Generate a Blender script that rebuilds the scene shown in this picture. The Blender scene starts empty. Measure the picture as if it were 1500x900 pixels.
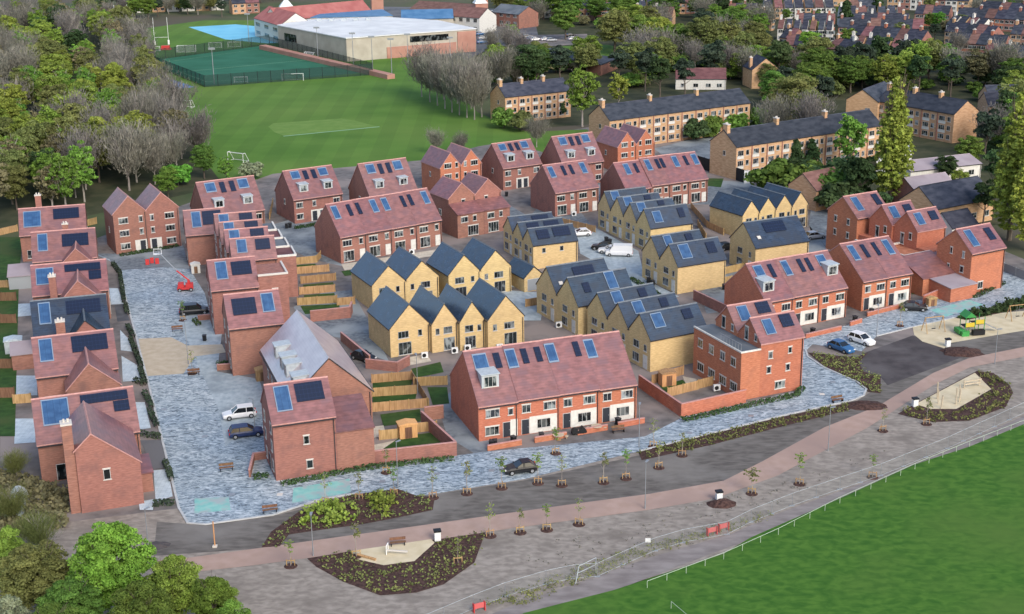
import bpy, math, random
import numpy as np
from mathutils import Vector, Matrix
random.seed(11)
rng = np.random.default_rng(5)
scene = bpy.context.scene
COL = scene.collection
R = math.radians

# ------------------------------------------------------------------ camera
F, TH, CH, ROLL = 2070.0, R(17.9), 74.0, R(0.77)
fw = Vector((0, math.cos(TH), -math.sin(TH)))
r0 = Vector((1, 0, 0)); u0 = Vector((0, math.sin(TH), math.cos(TH)))
RV = math.cos(ROLL) * r0 - math.sin(ROLL) * u0
UV = math.sin(ROLL) * r0 + math.cos(ROLL) * u0
cam_d = bpy.data.cameras.new('camera'); cam = bpy.data.objects.new('camera', cam_d); COL.objects.link(cam)
cam_d.sensor_width = 36; cam_d.lens = 36 * F / 1500; cam_d.clip_start = 1; cam_d.clip_end = 6000
cam.matrix_world = Matrix(((RV.x, UV.x, -fw.x, 0), (RV.y, UV.y, -fw.y, 0), (RV.z, UV.z, -fw.z, CH), (0, 0, 0, 1)))
scene.camera = cam

def P(px, py, z=0.0):
    """ground point (at height z) seen at a photo pixel"""
    d = fw + RV * ((px - 750) / F) + UV * ((450 - py) / F)
    t = (z - CH) / d.z
    return Vector((d.x * t, d.y * t, z))

# ------------------------------------------------------------------ light
w = bpy.data.worlds.new('World'); scene.world = w; w.use_nodes = True
nt = w.node_tree; nt.nodes.clear()
sk = nt.nodes.new('ShaderNodeTexSky'); sk.sky_type = 'NISHITA'; sk.sun_disc = False
SUN_EL, SUN_AZ = R(36), R(150)      # azimuth clockwise from +Y: light comes from the right and a little behind the camera
sk.sun_elevation = SUN_EL; sk.sun_rotation = SUN_AZ; sk.air_density = 1.0; sk.dust_density = 2.5; sk.ozone_density = 1.5
bg = nt.nodes.new('ShaderNodeBackground'); bg.inputs[1].default_value = 0.15
ow = nt.nodes.new('ShaderNodeOutputWorld')
nt.links.new(sk.outputs[0], bg.inputs[0]); nt.links.new(bg.outputs[0], ow.inputs[0])
sd = bpy.data.lights.new('sun', 'SUN'); sd.energy = 1.0; sd.angle = R(25); sd.color = (1, .94, .86)
so = bpy.data.objects.new('sun', sd); COL.objects.link(so)
sdir = Vector((math.sin(SUN_AZ) * math.cos(SUN_EL), math.cos(SUN_AZ) * math.cos(SUN_EL), math.sin(SUN_EL)))
so.rotation_euler = sdir.to_track_quat('Z', 'Y').to_euler()
scene.view_settings.view_transform = 'Standard'; scene.view_settings.look = 'None'
scene.view_settings.exposure = 0.72; scene.view_settings.gamma = 1
scene.render.resolution_x = 1024; scene.render.resolution_y = 614
scene.cycles.max_bounces = 4; scene.cycles.diffuse_bounces = 2; scene.cycles.glossy_bounces = 2
scene.cycles.transparent_max_bounces = 6; scene.cycles.caustics_reflective = False; scene.cycles.caustics_refractive = False
try: scene.cycles.use_denoising = True
except Exception: pass

# ------------------------------------------------------------------ materials
M = {}
def mat(name, c1, c2=None, rough=.8, scale=(1, 1, 1), det=4, spec=.3, lo=.35, hi=.65, c3=None, s3=.05, lo3=.45, hi3=.6,
        rnd=0.0, metal=0, ior=1.5, lines=None, bump=0.0, dist=0.0, world=False, leaf=False):
    m = bpy.data.materials.new(name); m.use_nodes = True; t = m.node_tree; n = t.nodes; L = t.links.new
    b = n['Principled BSDF']; b.inputs['Roughness'].default_value = rough; b.inputs['Metallic'].default_value = metal
    b.inputs['Specular IOR Level'].default_value = spec; b.inputs['IOR'].default_value = ior
    def rgb(c): return (c[0], c[1], c[2], 1)
    if c2 is None and not rnd and not leaf and not lines:
        b.inputs['Base Color'].default_value = rgb(c1); M[name] = m; return m
    tc = n.new('ShaderNodeTexCoord'); mp = n.new('ShaderNodeMapping'); mp.inputs['Scale'].default_value = scale
    if world:
        g = n.new('ShaderNodeNewGeometry'); L(g.outputs['Position'], mp.inputs[0]); srcv = g.outputs['Position']
    else:
        L(tc.outputs['Object'], mp.inputs[0]); srcv = tc.outputs['Object']
    col = None
    if c2 is not None:
        nz = n.new('ShaderNodeTexNoise'); nz.inputs['Scale'].default_value = 1; nz.inputs['Detail'].default_value = det
        nz.inputs['Distortion'].default_value = dist
        L(mp.outputs[0], nz.inputs[0])
        rp = n.new('ShaderNodeValToRGB'); rp.color_ramp.elements[0].position = lo; rp.color_ramp.elements[1].position = hi
        rp.color_ramp.elements[0].color = rgb(c1); rp.color_ramp.elements[1].color = rgb(c2)
        L(nz.outputs[0], rp.inputs[0]); col = rp.outputs[0]
        if bump:
            bp = n.new('ShaderNodeBump'); bp.inputs['Strength'].default_value = bump; bp.inputs['Distance'].default_value = .1
            L(nz.outputs[0], bp.inputs['Height']); L(bp.outputs[0], b.inputs['Normal'])
    else:
        rg = n.new('ShaderNodeRGB'); rg.outputs[0].default_value = rgb(c1); col = rg.outputs[0]
    if c3 is not None:
        n3 = n.new('ShaderNodeTexNoise'); n3.inputs['Scale'].default_value = s3; n3.inputs['Detail'].default_value = 5
        L(srcv, n3.inputs[0])
        m3 = n.new('ShaderNodeMapRange'); m3.inputs[1].default_value = lo3; m3.inputs[2].default_value = hi3
        L(n3.outputs[0], m3.inputs[0])
        mx = n.new('ShaderNodeMix'); mx.data_type = 'RGBA'; mx.inputs[7].default_value = rgb(c3)
        L(m3.outputs[0], mx.inputs[0]); L(col, mx.inputs[6]); col = mx.outputs[2]
    if lines:                       # (axis, spacing, width fraction, darkening)
        for (ax, sp, wd, dk) in lines:
            sx = n.new('ShaderNodeSeparateXYZ'); L(srcv, sx.inputs[0])
            dv = n.new('ShaderNodeMath'); dv.operation = 'DIVIDE'; dv.inputs[1].default_value = sp; L(sx.outputs[ax], dv.inputs[0])
            fr = n.new('ShaderNodeMath'); fr.operation = 'FRACT'; L(dv.outputs[0], fr.inputs[0])
            lt = n.new('ShaderNodeMath'); lt.operation = 'LESS_THAN'; lt.inputs[1].default_value = wd; L(fr.outputs[0], lt.inputs[0])
            ml = n.new('ShaderNodeMath'); ml.operation = 'MULTIPLY'; ml.inputs[1].default_value = 1; L(lt.outputs[0], ml.inputs[0])
            hs = n.new('ShaderNodeMix'); hs.data_type = 'RGBA'; hs.blend_type = 'MULTIPLY'
            hs.inputs[7].default_value = (dk, dk, dk, 1); L(ml.outputs[0], hs.inputs[0]); L(col, hs.inputs[6]); col = hs.outputs[2]
    if leaf:
        at = n.new('ShaderNodeAttribute'); at.attribute_name = 'tint'
        hv = n.new('ShaderNodeHueSaturation'); L(col, hv.inputs['Color'])
        mr = n.new('ShaderNodeMapRange'); mr.inputs[3].default_value = .6; mr.inputs[4].default_value = 1.4; L(at.outputs['Fac'], mr.inputs[0])
        L(mr.outputs[0], hv.inputs['Value']); col = hv.outputs[0]
    if rnd:
        oi = n.new('ShaderNodeObjectInfo'); hv = n.new('ShaderNodeHueSaturation'); L(col, hv.inputs['Color'])
        mr = n.new('ShaderNodeMapRange'); mr.inputs[3].default_value = 1 - rnd; mr.inputs[4].default_value = 1 + rnd; L(oi.outputs['Random'], mr.inputs[0])
        L(mr.outputs[0], hv.inputs['Value'])
        m2 = n.new('ShaderNodeMath'); m2.operation = 'MULTIPLY'; m2.inputs[1].default_value = 7.31; L(oi.outputs['Random'], m2.inputs[0])
        f2 = n.new('ShaderNodeMath'); f2.operation = 'FRACT'; L(m2.outputs[0], f2.inputs[0])
        mh = n.new('ShaderNodeMapRange'); mh.inputs[3].default_value = .5 - rnd * .09; mh.inputs[4].default_value = .5 + rnd * .09; L(f2.outputs[0], mh.inputs[0])
        L(mh.outputs[0], hv.inputs['Hue']); col = hv.outputs[0]
    L(col, b.inputs['Base Color'])
    if leaf:
        tr = n.new('ShaderNodeBsdfTranslucent'); L(col, tr.inputs[0]); mxs = n.new('ShaderNodeMixShader'); mxs.inputs[0].default_value = .25
        L(b.outputs[0], mxs.inputs[1]); L(tr.outputs[0], mxs.inputs[2]); L(mxs.outputs[0], n['Material Output'].inputs[0])
    M[name] = m; return m

mat('brick_red', (.27, .125, .095), (.38, .185, .14), rough=.9, scale=(1.6, 1.6, 9), det=6, c3=(.23, .12, .10), s3=.6, lo3=.5, hi3=.75, rnd=.07, lines=[(2, .3, .18, .9)])
mat('brick_orange', (.40, .135, .075), (.54, .21, .125), rough=.9, scale=(1.6, 1.6, 9), det=6, c3=(.36, .14, .09), s3=.5, lo3=.5, hi3=.75, rnd=.05, lines=[(2, .3, .18, .9)])
mat('brick_yellow', (.54, .385, .175), (.71, .535, .275), rough=.9, scale=(1.4, 1.4, 8), det=6, c3=(.50, .36, .18), s3=.5, lo3=.5, hi3=.8, rnd=.05, lines=[(2, .3, .18, .94)])
mat('brick_tan', (.46, .27, .14), (.62, .40, .24), rough=.9, scale=(.8, .8, 4), det=5, rnd=.06)
mat('tile_red', (.18, .076, .070), (.29, .128, .118), rough=.38, ior=1.5, scale=(.9, .9, 2.2), det=7, c3=(.19, .095, .10), s3=.5, lo3=.48, hi3=.66, rnd=.08, spec=.8, lines=[(2, .27, .25, .86)])
mat('tile_sky_sheen', (.42, .30, .30), (.54, .42, .41), rough=.3, ior=2.5, scale=(.5, .5, 1.2), det=7, spec=1.0, lines=[(2, .27, .25, .9)])  # red tile with the bright sky reflection put into its pale base colour
mat('ridge_red', (.46, .23, .20), (.54, .30, .27), rough=.7, scale=(3, 3, 3), spec=.4)
mat('tile_slate', (.016, .030, .052), (.036, .060, .095), rough=.25, ior=1.5, scale=(.9, .9, 2.2), det=7, c3=(.03, .04, .055), s3=.5, rnd=.10, spec=1.0, lines=[(2, .27, .25, .8)])
mat('ridge_slate', (.12, .14, .16), (.17, .19, .21), rough=.6, scale=(3, 3, 3), spec=.4)
mat('tile_old', (.025, .03, .045), (.06, .065, .085), rough=.7, scale=(.5, .5, 1.5), det=6, rnd=.25)
mat('tile_brown', (.13, .06, .055), (.2, .1, .09), rough=.75, scale=(.5, .5, 1.5), det=6, rnd=.25)
mat('pv', (.008, .014, .035), rough=.18, spec=.6, lines=[(0, .5, .06, 1.9), (2, .42, .07, 1.9)])
mat('pv_blue', (.028, .075, .175), (.048, .12, .25), rough=.2, spec=.5, scale=(1, 1, 1), lines=[(0, .8, .05, .6)])
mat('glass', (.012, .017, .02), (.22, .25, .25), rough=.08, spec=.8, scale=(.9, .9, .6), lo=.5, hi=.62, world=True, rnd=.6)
mat('pv_edge', (.20, .27, .36), rough=.4, spec=.5)
mat('frame_white', (.50, .50, .48), rough=.5)
mat('frame_grey', (.30, .32, .33), rough=.5)
mat('stone_sill', (.62, .58, .52), rough=.8)
mat('render_white', (.60, .585, .53), (.70, .685, .63), rough=.85, scale=(2, 2, 2))
mat('metal_pale', (.40, .45, .47), (.50, .55, .57), rough=.45, scale=(2, 2, 2), spec=.5)
mat('door_dark', (.03, .035, .045), rough=.5)
mat('gutter', (.035, .035, .04), rough=.5)
mat('timber', (.33, .205, .09), (.50, .325, .155), rough=.85, scale=(5, 5, .6), det=4, c3=(.30, .19, .10), s3=.3, lo3=.5, hi3=.75, rnd=.12)
mat('timber_dark', (.14, .075, .045), (.22, .12, .07), rough=.85, scale=(5, 5, .6), det=4, rnd=.1)
mat('shed_wood', (.58, .30, .12), (.70, .40, .18), rough=.8, scale=(8, 8, 1), det=4, rnd=.08)
mat('lawn', (.018, .055, .010), (.04, .095, .018), rough=.95, scale=(.8, .8, .8), world=True, det=8, c3=(.05, .08, .02), s3=.15)
mat('patio', (.42, .50, .54), (.56, .63, .66), rough=.75, scale=(1, 1, 1), world=True, det=5, lines=[(0, .6, .06, .75), (1, .6, .06, .75)])
mat('patio_tan', (.50, .44, .34), (.62, .56, .45), rough=.8, scale=(1, 1, 1), world=True, det=5, lines=[(0, .6, .06, .8)])
mat('ground', (.045, .075, .025), (.10, .11, .05), rough=.95, scale=(.05, .05, .05), world=True, det=8, c3=(.10, .085, .06), s3=.02)
mat('field', (.070, .165, .016), (.100, .205, .026), rough=.95, scale=(.06, .1, .05), world=True, det=12, c3=(.13, .215, .035), s3=.012, lo3=.45, hi3=.7, lines=[(0, 9.0, .5, .9)])
mat('field_near', (.030, .108, .008), (.070, .170, .018), rough=.95, scale=(.7, 1.1, .7), world=True, det=14, dist=.5, c3=(.075, .150, .022), s3=.05, lo3=.48, hi3=.72, lo=.36, hi=.64)
mat('field_worn', (.115, .215, .035), (.15, .25, .05), rough=.95, scale=(.3, .3, .3), world=True, det=6)
mat('turf', (.018, .115, .06), (.03, .15, .085), rough=.9, scale=(.1, .1, .1), world=True, det=6)
mat('turf_line', (.22, .38, .22), rough=.8)
mat('court_blue', (.16, .50, .68), (.22, .58, .74), rough=.7, scale=(.1, .1, .1), world=True)
mat('court_dark', (.06, .13, .28), (.14, .24, .42), rough=.7, scale=(.4, .4, .4), world=True)
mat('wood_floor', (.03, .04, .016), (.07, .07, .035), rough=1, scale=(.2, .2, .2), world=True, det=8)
mat('asphalt', (.07, .075, .085), (.12, .125, .135), rough=.85, scale=(.5, .5, .5), world=True, det=8, c3=(.15, .15, .155), s3=.08)
mat('estate', (.115, .105, .10), (.19, .175, .165), rough=.9, scale=(.6, .6, .6), world=True, det=8, c3=(.26, .22, .20), s3=.1)
mat('lane', (.10, .12, .14), (.20, .23, .25), rough=.75, scale=(1.2, 1.2, 1.2), world=True, det=8, c3=(.27, .30, .31), s3=.12)
mat('court', (.30, .36, .39), (.44, .50, .52), rough=.7, scale=(1.2, .9, 1), world=True, det=8, c3=(.22, .26, .28), s3=.15, lo3=.5, hi3=.7)
mat('tan_paving', (.46, .38, .27), (.54, .46, .34), rough=.85, scale=(.8, .8, .8), world=True, det=6)
mat('path', (.38, .265, .21), (.43, .305, .25), rough=.9, scale=(.7, .7, .7), world=True, det=6, c3=(.34, .24, .20), s3=.06)
mat('mud', (.225, .195, .165), (.34, .30, .255), rough=.95, scale=(.9, 1.5, 1), world=True, det=14, c3=(.185, .16, .135), s3=.22, lo3=.5, hi3=.75, dist=.3, lo=.36, hi=.64)
mat('soil', (.10, .09, .08), (.17, .155, .138), rough=.95, scale=(.5, 1.4, 1), world=True, det=12, c3=(.215, .20, .18), s3=.12, lo3=.5, hi3=.7, dist=.5)
mat('dark_soil', (.055, .048, .05), (.085, .075, .075), rough=.95, scale=(.5, .5, .5), world=True, det=8, c3=(.11, .10, .10), s3=.15)
mat('track', (.19, .165, .155), (.28, .25, .235), rough=.95, scale=(.4, .9, .4), world=True, det=9)
mat('mulch', (.035, .018, .015), (.10, .055, .045), rough=.95, scale=(3, 3, 3), world=True, det=6)
mat('sand', (.56, .47, .30), (.66, .57, .39), rough=.95, scale=(.6, .6, .6), world=True, det=8)
mat('kerb', (.42, .44, .44), (.54, .55, .54), rough=.8, scale=(1, 1, 1), world=True)
mat('rail_paint', (.42, .50, .38), rough=.6)
mat('white_paint', (.75, .76, .74), rough=.5)
mat('steel', (.32, .34, .36), rough=.45, metal=.4)
mat('black_metal', (.015, .016, .018), rough=.5)
mat('red_plastic', (.55, .05, .05), rough=.5)
mat('red_mesh', (.55, .12, .12), rough=.7)
mat('yellow_play', (.6, .45, .05), rough=.5)
mat('green_play', (.05, .28, .07), rough=.5)
mat('teal', (.20, .48, .44), (.30, .56, .50), rough=.75, scale=(1, 1, 1), world=True, det=6, c3=(.35, .42, .42), s3=.5)
mat('roof_flat_white', (.62, .63, .62), (.74, .75, .73), rough=.7, scale=(.15, .15, .15), world=True, det=6)
mat('school_clad', (.40, .36, .29), (.48, .44, .36), rough=.8, scale=(.3, .3, .3), world=True)
mat('school_brick', (.40, .20, .15), (.46, .25, .19), rough=.9, scale=(.3, .3, .3), world=True)
mat('school_tile', (.34, .11, .10), (.42, .16, .14), rough=.8, scale=(.3, .3, .3), world=True)
mat('roof_blue', (.06, .16, .30), (.10, .22, .38), rough=.5, scale=(.3, .3, .3), world=True)
mat('roof_grey', (.10, .12, .14), (.16, .18, .20), rough=.8, scale=(.3, .3, .3), world=True)
mat('roof_lavender', (.30, .25, .27), (.36, .31, .33), rough=.8, scale=(.3, .3, .3), world=True)
mat('bark', (.09, .07, .055), (.16, .13, .105), rough=.95, scale=(2, 2, .5), rnd=.2)
mat('bark_pale', (.26, .23, .20), (.36, .33, .29), rough=.95, scale=(2, 2, .5), rnd=.2)
mat('tyre', (.012, .012, .012), rough=.9)
mat('rim', (.45, .46, .47), rough=.35, metal=.6)
mat('car_glass', (.012, .016, .02), rough=.08, spec=.8)
mat('lamp_white', (.8, .8, .78), rough=.4); mat('lamp_red', (.5, .02, .02), rough=.4)
for nm, c in dict(white=(.80, .80, .79), navy=(.015, .03, .10), black=(.012, .012, .014), blue=(.03, .12, .28), silver=(.45, .47, .48), red=(.42, .03, .03), grey=(.13, .14, .15)).items():
    mat('paint_' + nm, c, rough=.28, spec=.6)
LEAF = dict(fresh=((.14, .25, .04), (.20, .32, .06)), mid=((.10, .18, .035), (.15, .24, .05)), dark=((.045, .085, .032), (.075, .12, .045)),
            lime=((.21, .28, .045), (.28, .34, .07)), olive=((.16, .19, .06), (.22, .24, .08)), brown=((.17, .16, .085), (.22, .20, .105)),
            bare=((.17, .165, .13), (.26, .25, .20)), barelilac=((.18, .165, .15), (.26, .24, .215)), pine=((.04, .065, .045), (.07, .10, .062)),
            bright=((.11, .26, .035), (.17, .34, .055)), plant=((.09, .15, .02), (.16, .22, .04)), pale=((.24, .30, .16), (.32, .36, .23)), poplar=((.34, .41, .07), (.44, .50, .10)))
for k, (a, b_) in LEAF.items():
    mat('leaf_' + k, a, b_, rough=.85, scale=(.35, .35, .35), det=3, spec=.15, rnd=.2, leaf=True)
def netting(name, c, alpha):
    m = bpy.data.materials.new(name); m.use_nodes = True; t = m.node_tree; b = t.nodes['Principled BSDF']
    b.inputs['Base Color'].default_value = (*c, 1); b.inputs['Alpha'].default_value = alpha; b.inputs['Roughness'].default_value = .9; M[name] = m
netting('net_green', (.02, .05, .045), .38); netting('net_grey', (.30, .32, .31), .13); netting('net_white', (.8, .8, .8), .18)
def paving():
    m = bpy.data.materials.new('paving'); m.use_nodes = True; t = m.node_tree; n = t.nodes; L = t.links.new; b = n['Principled BSDF']
    b.inputs['Roughness'].default_value = .62; b.inputs['Specular IOR Level'].default_value = .4
    g = n.new('ShaderNodeNewGeometry'); mp = n.new('ShaderNodeMapping'); mp.inputs['Scale'].default_value = (.5, 1.15, 1); mp.inputs['Rotation'].default_value = (0, 0, R(-12))
    L(g.outputs['Position'], mp.inputs[0])
    big = n.new('ShaderNodeTexNoise'); big.inputs['Scale'].default_value = .06; big.inputs['Detail'].default_value = 2; L(g.outputs['Position'], big.inputs[0])
    nz = n.new('ShaderNodeTexNoise'); nz.inputs['Scale'].default_value = .75; nz.inputs['Detail'].default_value = 9; nz.inputs['Roughness'].default_value = .72; nz.inputs['Distortion'].default_value = 3.2; L(mp.outputs[0], nz.inputs[0])
    n2 = n.new('ShaderNodeTexNoise'); n2.inputs['Scale'].default_value = 2.6; n2.inputs['Detail'].default_value = 6; n2.inputs['Distortion'].default_value = 2.0; L(mp.outputs[0], n2.inputs[0])
    sc2 = n.new('ShaderNodeMath'); sc2.operation = 'MULTIPLY'; sc2.inputs[1].default_value = .6; L(n2.outputs[0], sc2.inputs[0]); sc1 = n.new('ShaderNodeMath'); sc1.operation = 'MULTIPLY'; sc1.inputs[1].default_value = 1.4; L(nz.outputs[0], sc1.inputs[0])
    ad = n.new('ShaderNodeMath'); ad.operation = 'ADD'; L(sc2.outputs[0], ad.inputs[0]); L(sc1.outputs[0], ad.inputs[1])
    ml = n.new('ShaderNodeMath'); ml.operation = 'MULTIPLY'; ml.inputs[1].default_value = .5; L(ad.outputs[0], ml.inputs[0])
    rp = n.new('ShaderNodeValToRGB'); e = rp.color_ramp.elements
    e[0].position = .42; e[0].color = (.09, .12, .145, 1); e[1].position = .60; e[1].color = (.60, .66, .68, 1)
    k = e.new(.49); k.color = (.28, .345, .385, 1)
    L(ml.outputs[0], rp.inputs[0])
    mx = n.new('ShaderNodeMix'); mx.data_type = 'RGBA'; mx.blend_type = 'MULTIPLY'; mx.inputs[0].default_value = .6
    r2 = n.new('ShaderNodeValToRGB'); r2.color_ramp.elements[0].position = .35; r2.color_ramp.elements[0].color = (.72, .8, .9, 1); r2.color_ramp.elements[1].position = .65; r2.color_ramp.elements[1].color = (1.1, 1.05, 1, 1)
    L(big.outputs[0], r2.inputs[0]); L(rp.outputs[0], mx.inputs[6]); L(r2.outputs[0], mx.inputs[7]); L(mx.outputs[2], b.inputs['Base Color'])
    M['paving'] = m
paving()

# ------------------------------------------------------------------ mesh helpers
class MB:
    def __init__(s): s.v = []; s.f = []; s.m = []
    def add(s, vs, fs, mi=0):
        o = len(s.v); s.v += [tuple(p) for p in vs]; s.f += [tuple(o + i for i in f) for f in fs]; s.m += [mi] * len(fs); return s
    def box(s, x0, y0, z0, x1, y1, z1, mi=0):
        return s.add([(x0, y0, z0), (x1, y0, z0), (x1, y1, z0), (x0, y1, z0), (x0, y0, z1), (x1, y0, z1), (x1, y1, z1), (x0, y1, z1)],
                     [(3, 2, 1, 0), (4, 5, 6, 7), (0, 1, 5, 4), (1, 2, 6, 5), (2, 3, 7, 6), (3, 0, 4, 7)], mi)
    def prism(s, pts, d, mi=0):
        """polygon pts (3-D) extruded by vector d"""
        n = len(pts); a = [Vector(p) for p in pts]; b = [p + Vector(d) for p in a]
        return s.add(a + b, [tuple(range(n))[::-1], tuple(range(n, 2 * n))] + [(i, (i + 1) % n, n + (i + 1) % n, n + i) for i in range(n)], mi)
    def bar(s, a, b, r, n=6, r2=None, mi=0):
        a = Vector(a); b = Vector(b); d = (b - a)
        if d.length < 1e-6: return s
        q = d.to_track_quat('Z', 'Y'); r2 = r if r2 is None else r2; vs = []
        for p, rr in ((a, r), (b, r2)):
            for i in range(n): vs.append(p + q @ Vector((rr * math.cos(2 * math.pi * i / n), rr * math.sin(2 * math.pi * i / n), 0)))
        return s.add(vs, [(i, (i + 1) % n, n + (i + 1) % n, n + i) for i in range(n)] + [tuple(range(n))[::-1], tuple(range(n, 2 * n))], mi)
    def mesh(s, name, *mats):
        me = bpy.data.meshes.new(name); me.from_pydata(s.v, [], s.f)
        for x in mats: me.materials.append(M[x] if isinstance(x, str) else x)
        if len(mats) > 1: me.polygons.foreach_set('material_index', s.m)
        me.update(); return me
def link(name, me, parent=None, loc=None, rz=0):
    o = bpy.data.objects.new(name, me); COL.objects.link(o)
    if parent is not None: o.parent = parent
    if loc is not None: o.location = loc
    if rz: o.rotation_euler = (0, 0, rz)
    return o
def build(mb, name, mats, parent=None, loc=None, rz=0):
    if isinstance(mats, str): mats = (mats,)
    return link(name, mb.mesh(name, *mats), parent, loc, rz)
def tag(o, label, cat, group=None, kind=None):
    if label: o['label'] = label
    if cat: o['category'] = cat
    if group: o['group'] = group
    if kind: o['kind'] = kind
    return o
def empty(name, loc, rz, label, cat, group=None):
    o = bpy.data.objects.new(name, None); COL.objects.link(o); o.location = loc; o.rotation_euler = (0, 0, rz); o.empty_display_size = .3
    return tag(o, label, cat, group)
def sheet(name, px, z, m, kind='structure', ground_pts=False, subdiv=False):
    pts = [Vector((p[0], p[1], z)) if ground_pts else P(p[0], p[1], 0) for p in px]
    mb = MB(); vs = [(p[0], p[1], z) for p in pts]
    from mathutils.geometry import tessellate_polygon
    tr = tessellate_polygon([[Vector(v) for v in vs]])
    fs = []
    for t in tr:
        a, b, c = (Vector(vs[i]) for i in t)
        fs.append(t if (b - a).cross(c - a).z > 0 else (t[0], t[2], t[1]))
    mb.add(vs, fs); o = build(mb, name, m); o['kind'] = kind; return o

# ------------------------------------------------------------------ setting
g = MB(); g.add([(-2500, -300, 0), (2500, -300, 0), (2500, 4000, 0), (-2500, 4000, 0)], [(0, 1, 2, 3)]); build(g, 'ground', 'ground')['kind'] = 'structure'
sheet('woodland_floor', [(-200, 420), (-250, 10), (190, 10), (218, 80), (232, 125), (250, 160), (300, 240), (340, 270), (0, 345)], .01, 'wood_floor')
sheet('sports_field', [(190, 45), (300, 30), (560, 30), (640, 110), (700, 165), (760, 190), (830, 205), (800, 250), (380, 330), (330, 275), (300, 235), (262, 180), (235, 125), (215, 80)], .015, 'field')
sheet('worn_cricket_square', [(393, 186), (400, 181), (440, 178), (500, 174), (520, 177), (554, 186), (480, 194), (418, 200), (402, 194)], .025, 'field_worn')
sheet('housing_ground', [(0, 360), (60, 340), (140, 350), (270, 300), (400, 255), (620, 235), (700, 215), (900, 180), (1000, 205), (1080, 240), (1230, 285), (1380, 330), (1500, 380), (1600, 420), (1500, 640), (1100, 700), (300, 770), (60, 780), (0, 700)], .02, 'estate')
sheet('back_lane', [(398, 330), (500, 300), (560, 288), (640, 280), (745, 300), (775, 318), (800, 292), (790, 275), (880, 262), (905, 275), (1035, 275), (1060, 265), (1100, 268), (1100, 280), (1040, 300), (950, 300), (850, 310), (870, 335), (845, 345), (760, 330), (640, 330), (500, 390), (455, 380), (405, 355)], .032, 'lane')
sheet('car_court', [(845, 342), (870, 333), (935, 368), (945, 410), (995, 435), (975, 440), (925, 430), (905, 402), (850, 372)], .04, 'court')
sheet('small_court', [(735, 425), (800, 430), (792, 470), (740, 470), (700, 440)], .04, 'court')
sheet('garden_lane', [(470, 430), (515, 425), (545, 480), (570, 530), (540, 520), (520, 500), (470, 490), (440, 470), (430, 450)], .04, 'lane')
sheet('east_court', [(1025, 430), (1080, 390), (1190, 345), (1230, 300), (1190, 290), (1185, 330), (1215, 370), (1150, 420), (1075, 455), (1035, 460)], .04, 'lane')
sheet('side_alley', [(935, 560), (958, 610), (997, 650), (942, 655), (930, 610)], .04, 'estate')
sheet('alley', [(680, 560), (722, 660), (700, 668), (655, 640), (640, 590)], .04, 'lane')
# the big patterned street: left street and front street in one sheet
sheet('street', [(138, 372), (180, 372), (268, 360), (276, 392), (300, 430), (310, 470), (318, 545), (380, 556), (392, 600), (402, 700), (534, 683), (668, 668), (715, 662), (945, 640), (1000, 612), (1168, 573), (1172, 500), (1240, 477), (1330, 443), (1385, 432), (1425, 434), (1468, 412), (1470, 396), (1500, 405), (1560, 380), (1560, 428),
                 (1500, 437), (1390, 468), (1335, 480), (1284, 493), (1262, 515), (1190, 505), (1180, 515), (1183, 523), (1207, 539), (1255, 560), (1269, 571), (1265, 580), (1249, 587), (1140, 611), (935, 662),
                 (770, 702), (637, 724), (610, 727), (519, 724), (471, 732), (400, 755), (301, 769), (275, 767), (262, 745), (217, 560), (175, 402), (165, 385)], .045, 'paving')
sheet('upper_square', [(140, 372), (180, 372), (268, 360), (278, 395), (240, 392), (170, 397), (160, 380)], .055, 'lane')
sheet('parking_bays', [(290, 455), (330, 450), (318, 545), (380, 556), (392, 600), (330, 655), (320, 600), (292, 540), (262, 470)], .055, 'court')
sheet('tan_crossing', [(203, 497), (251, 495), (275, 507), (325, 505), (331, 517), (285, 523), (269, 548), (213, 552)], .065, 'tan_paving')
sheet('teal_crossing', [(285, 731), (335, 729), (338, 748), (285, 753)], .065, 'teal')
sheet('teal_crossing', [(430, 716), (512, 702), (514, 722), (472, 730), (428, 738)], .065, 'teal')
sheet('teal_crossing', [(1362, 455), (1420, 440), (1440, 447), (1385, 465)], .065, 'teal')
sheet('open_ground', [(-80, 770), (60, 770), (262, 745), (301, 769), (400, 755), (471, 732), (770, 702), (935, 662), (1249, 587), (1500, 437), (1900, 330), (1900, 500), (1500, 640), (1140, 790), (760, 905), (600, 990), (-200, 990)], .03, 'mud')
sheet('tilled_soil', [(230, 765), (301, 770), (400, 757), (519, 727), (610, 729), (770, 704), (935, 668), (1249, 592), (1275, 575), (1385, 470), (1500, 440), (1620, 420), (1620, 480), (1500, 509), (1420, 525), (1367, 547), (1287, 595), (1207, 627), (1116, 677), (1060, 705), (953, 724), (855, 737), (740, 753), (557, 779), (370, 805), (225, 815)], .04, 'soil')
sheet('dark_soil', [(1265, 518), (1337, 492), (1400, 516), (1420, 520), (1367, 540), (1300, 565), (1290, 553), (1265, 545), (1258, 530)], .05, 'dark_soil')
sheet('footpath', [(228, 822), (283, 817), (370, 805), (557, 779), (740, 753), (855, 737), (953, 724), (1060, 705), (1116, 677), (1207, 627), (1287, 595), (1367, 547), (1420, 525), (1500, 509), (1620, 485), (1620, 500), (1500, 523), (1420, 539), (1367, 565), (1313, 600), (1271, 627), (1177, 677), (1140, 697), (1047, 731), (948, 748), (740, 776), (557, 804), (370, 829), (280, 839), (228, 845)], .055, 'path')
sheet('lower_track', [(600, 950), (740, 892), (953, 817), (1071, 783), (1140, 753), (1287, 700), (1388, 660), (1500, 610), (1620, 560), (1620, 590), (1500, 626), (1340, 683), (1228, 734), (1100, 790), (900, 866), (767, 900), (690, 950)], .045, 'track')
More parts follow.
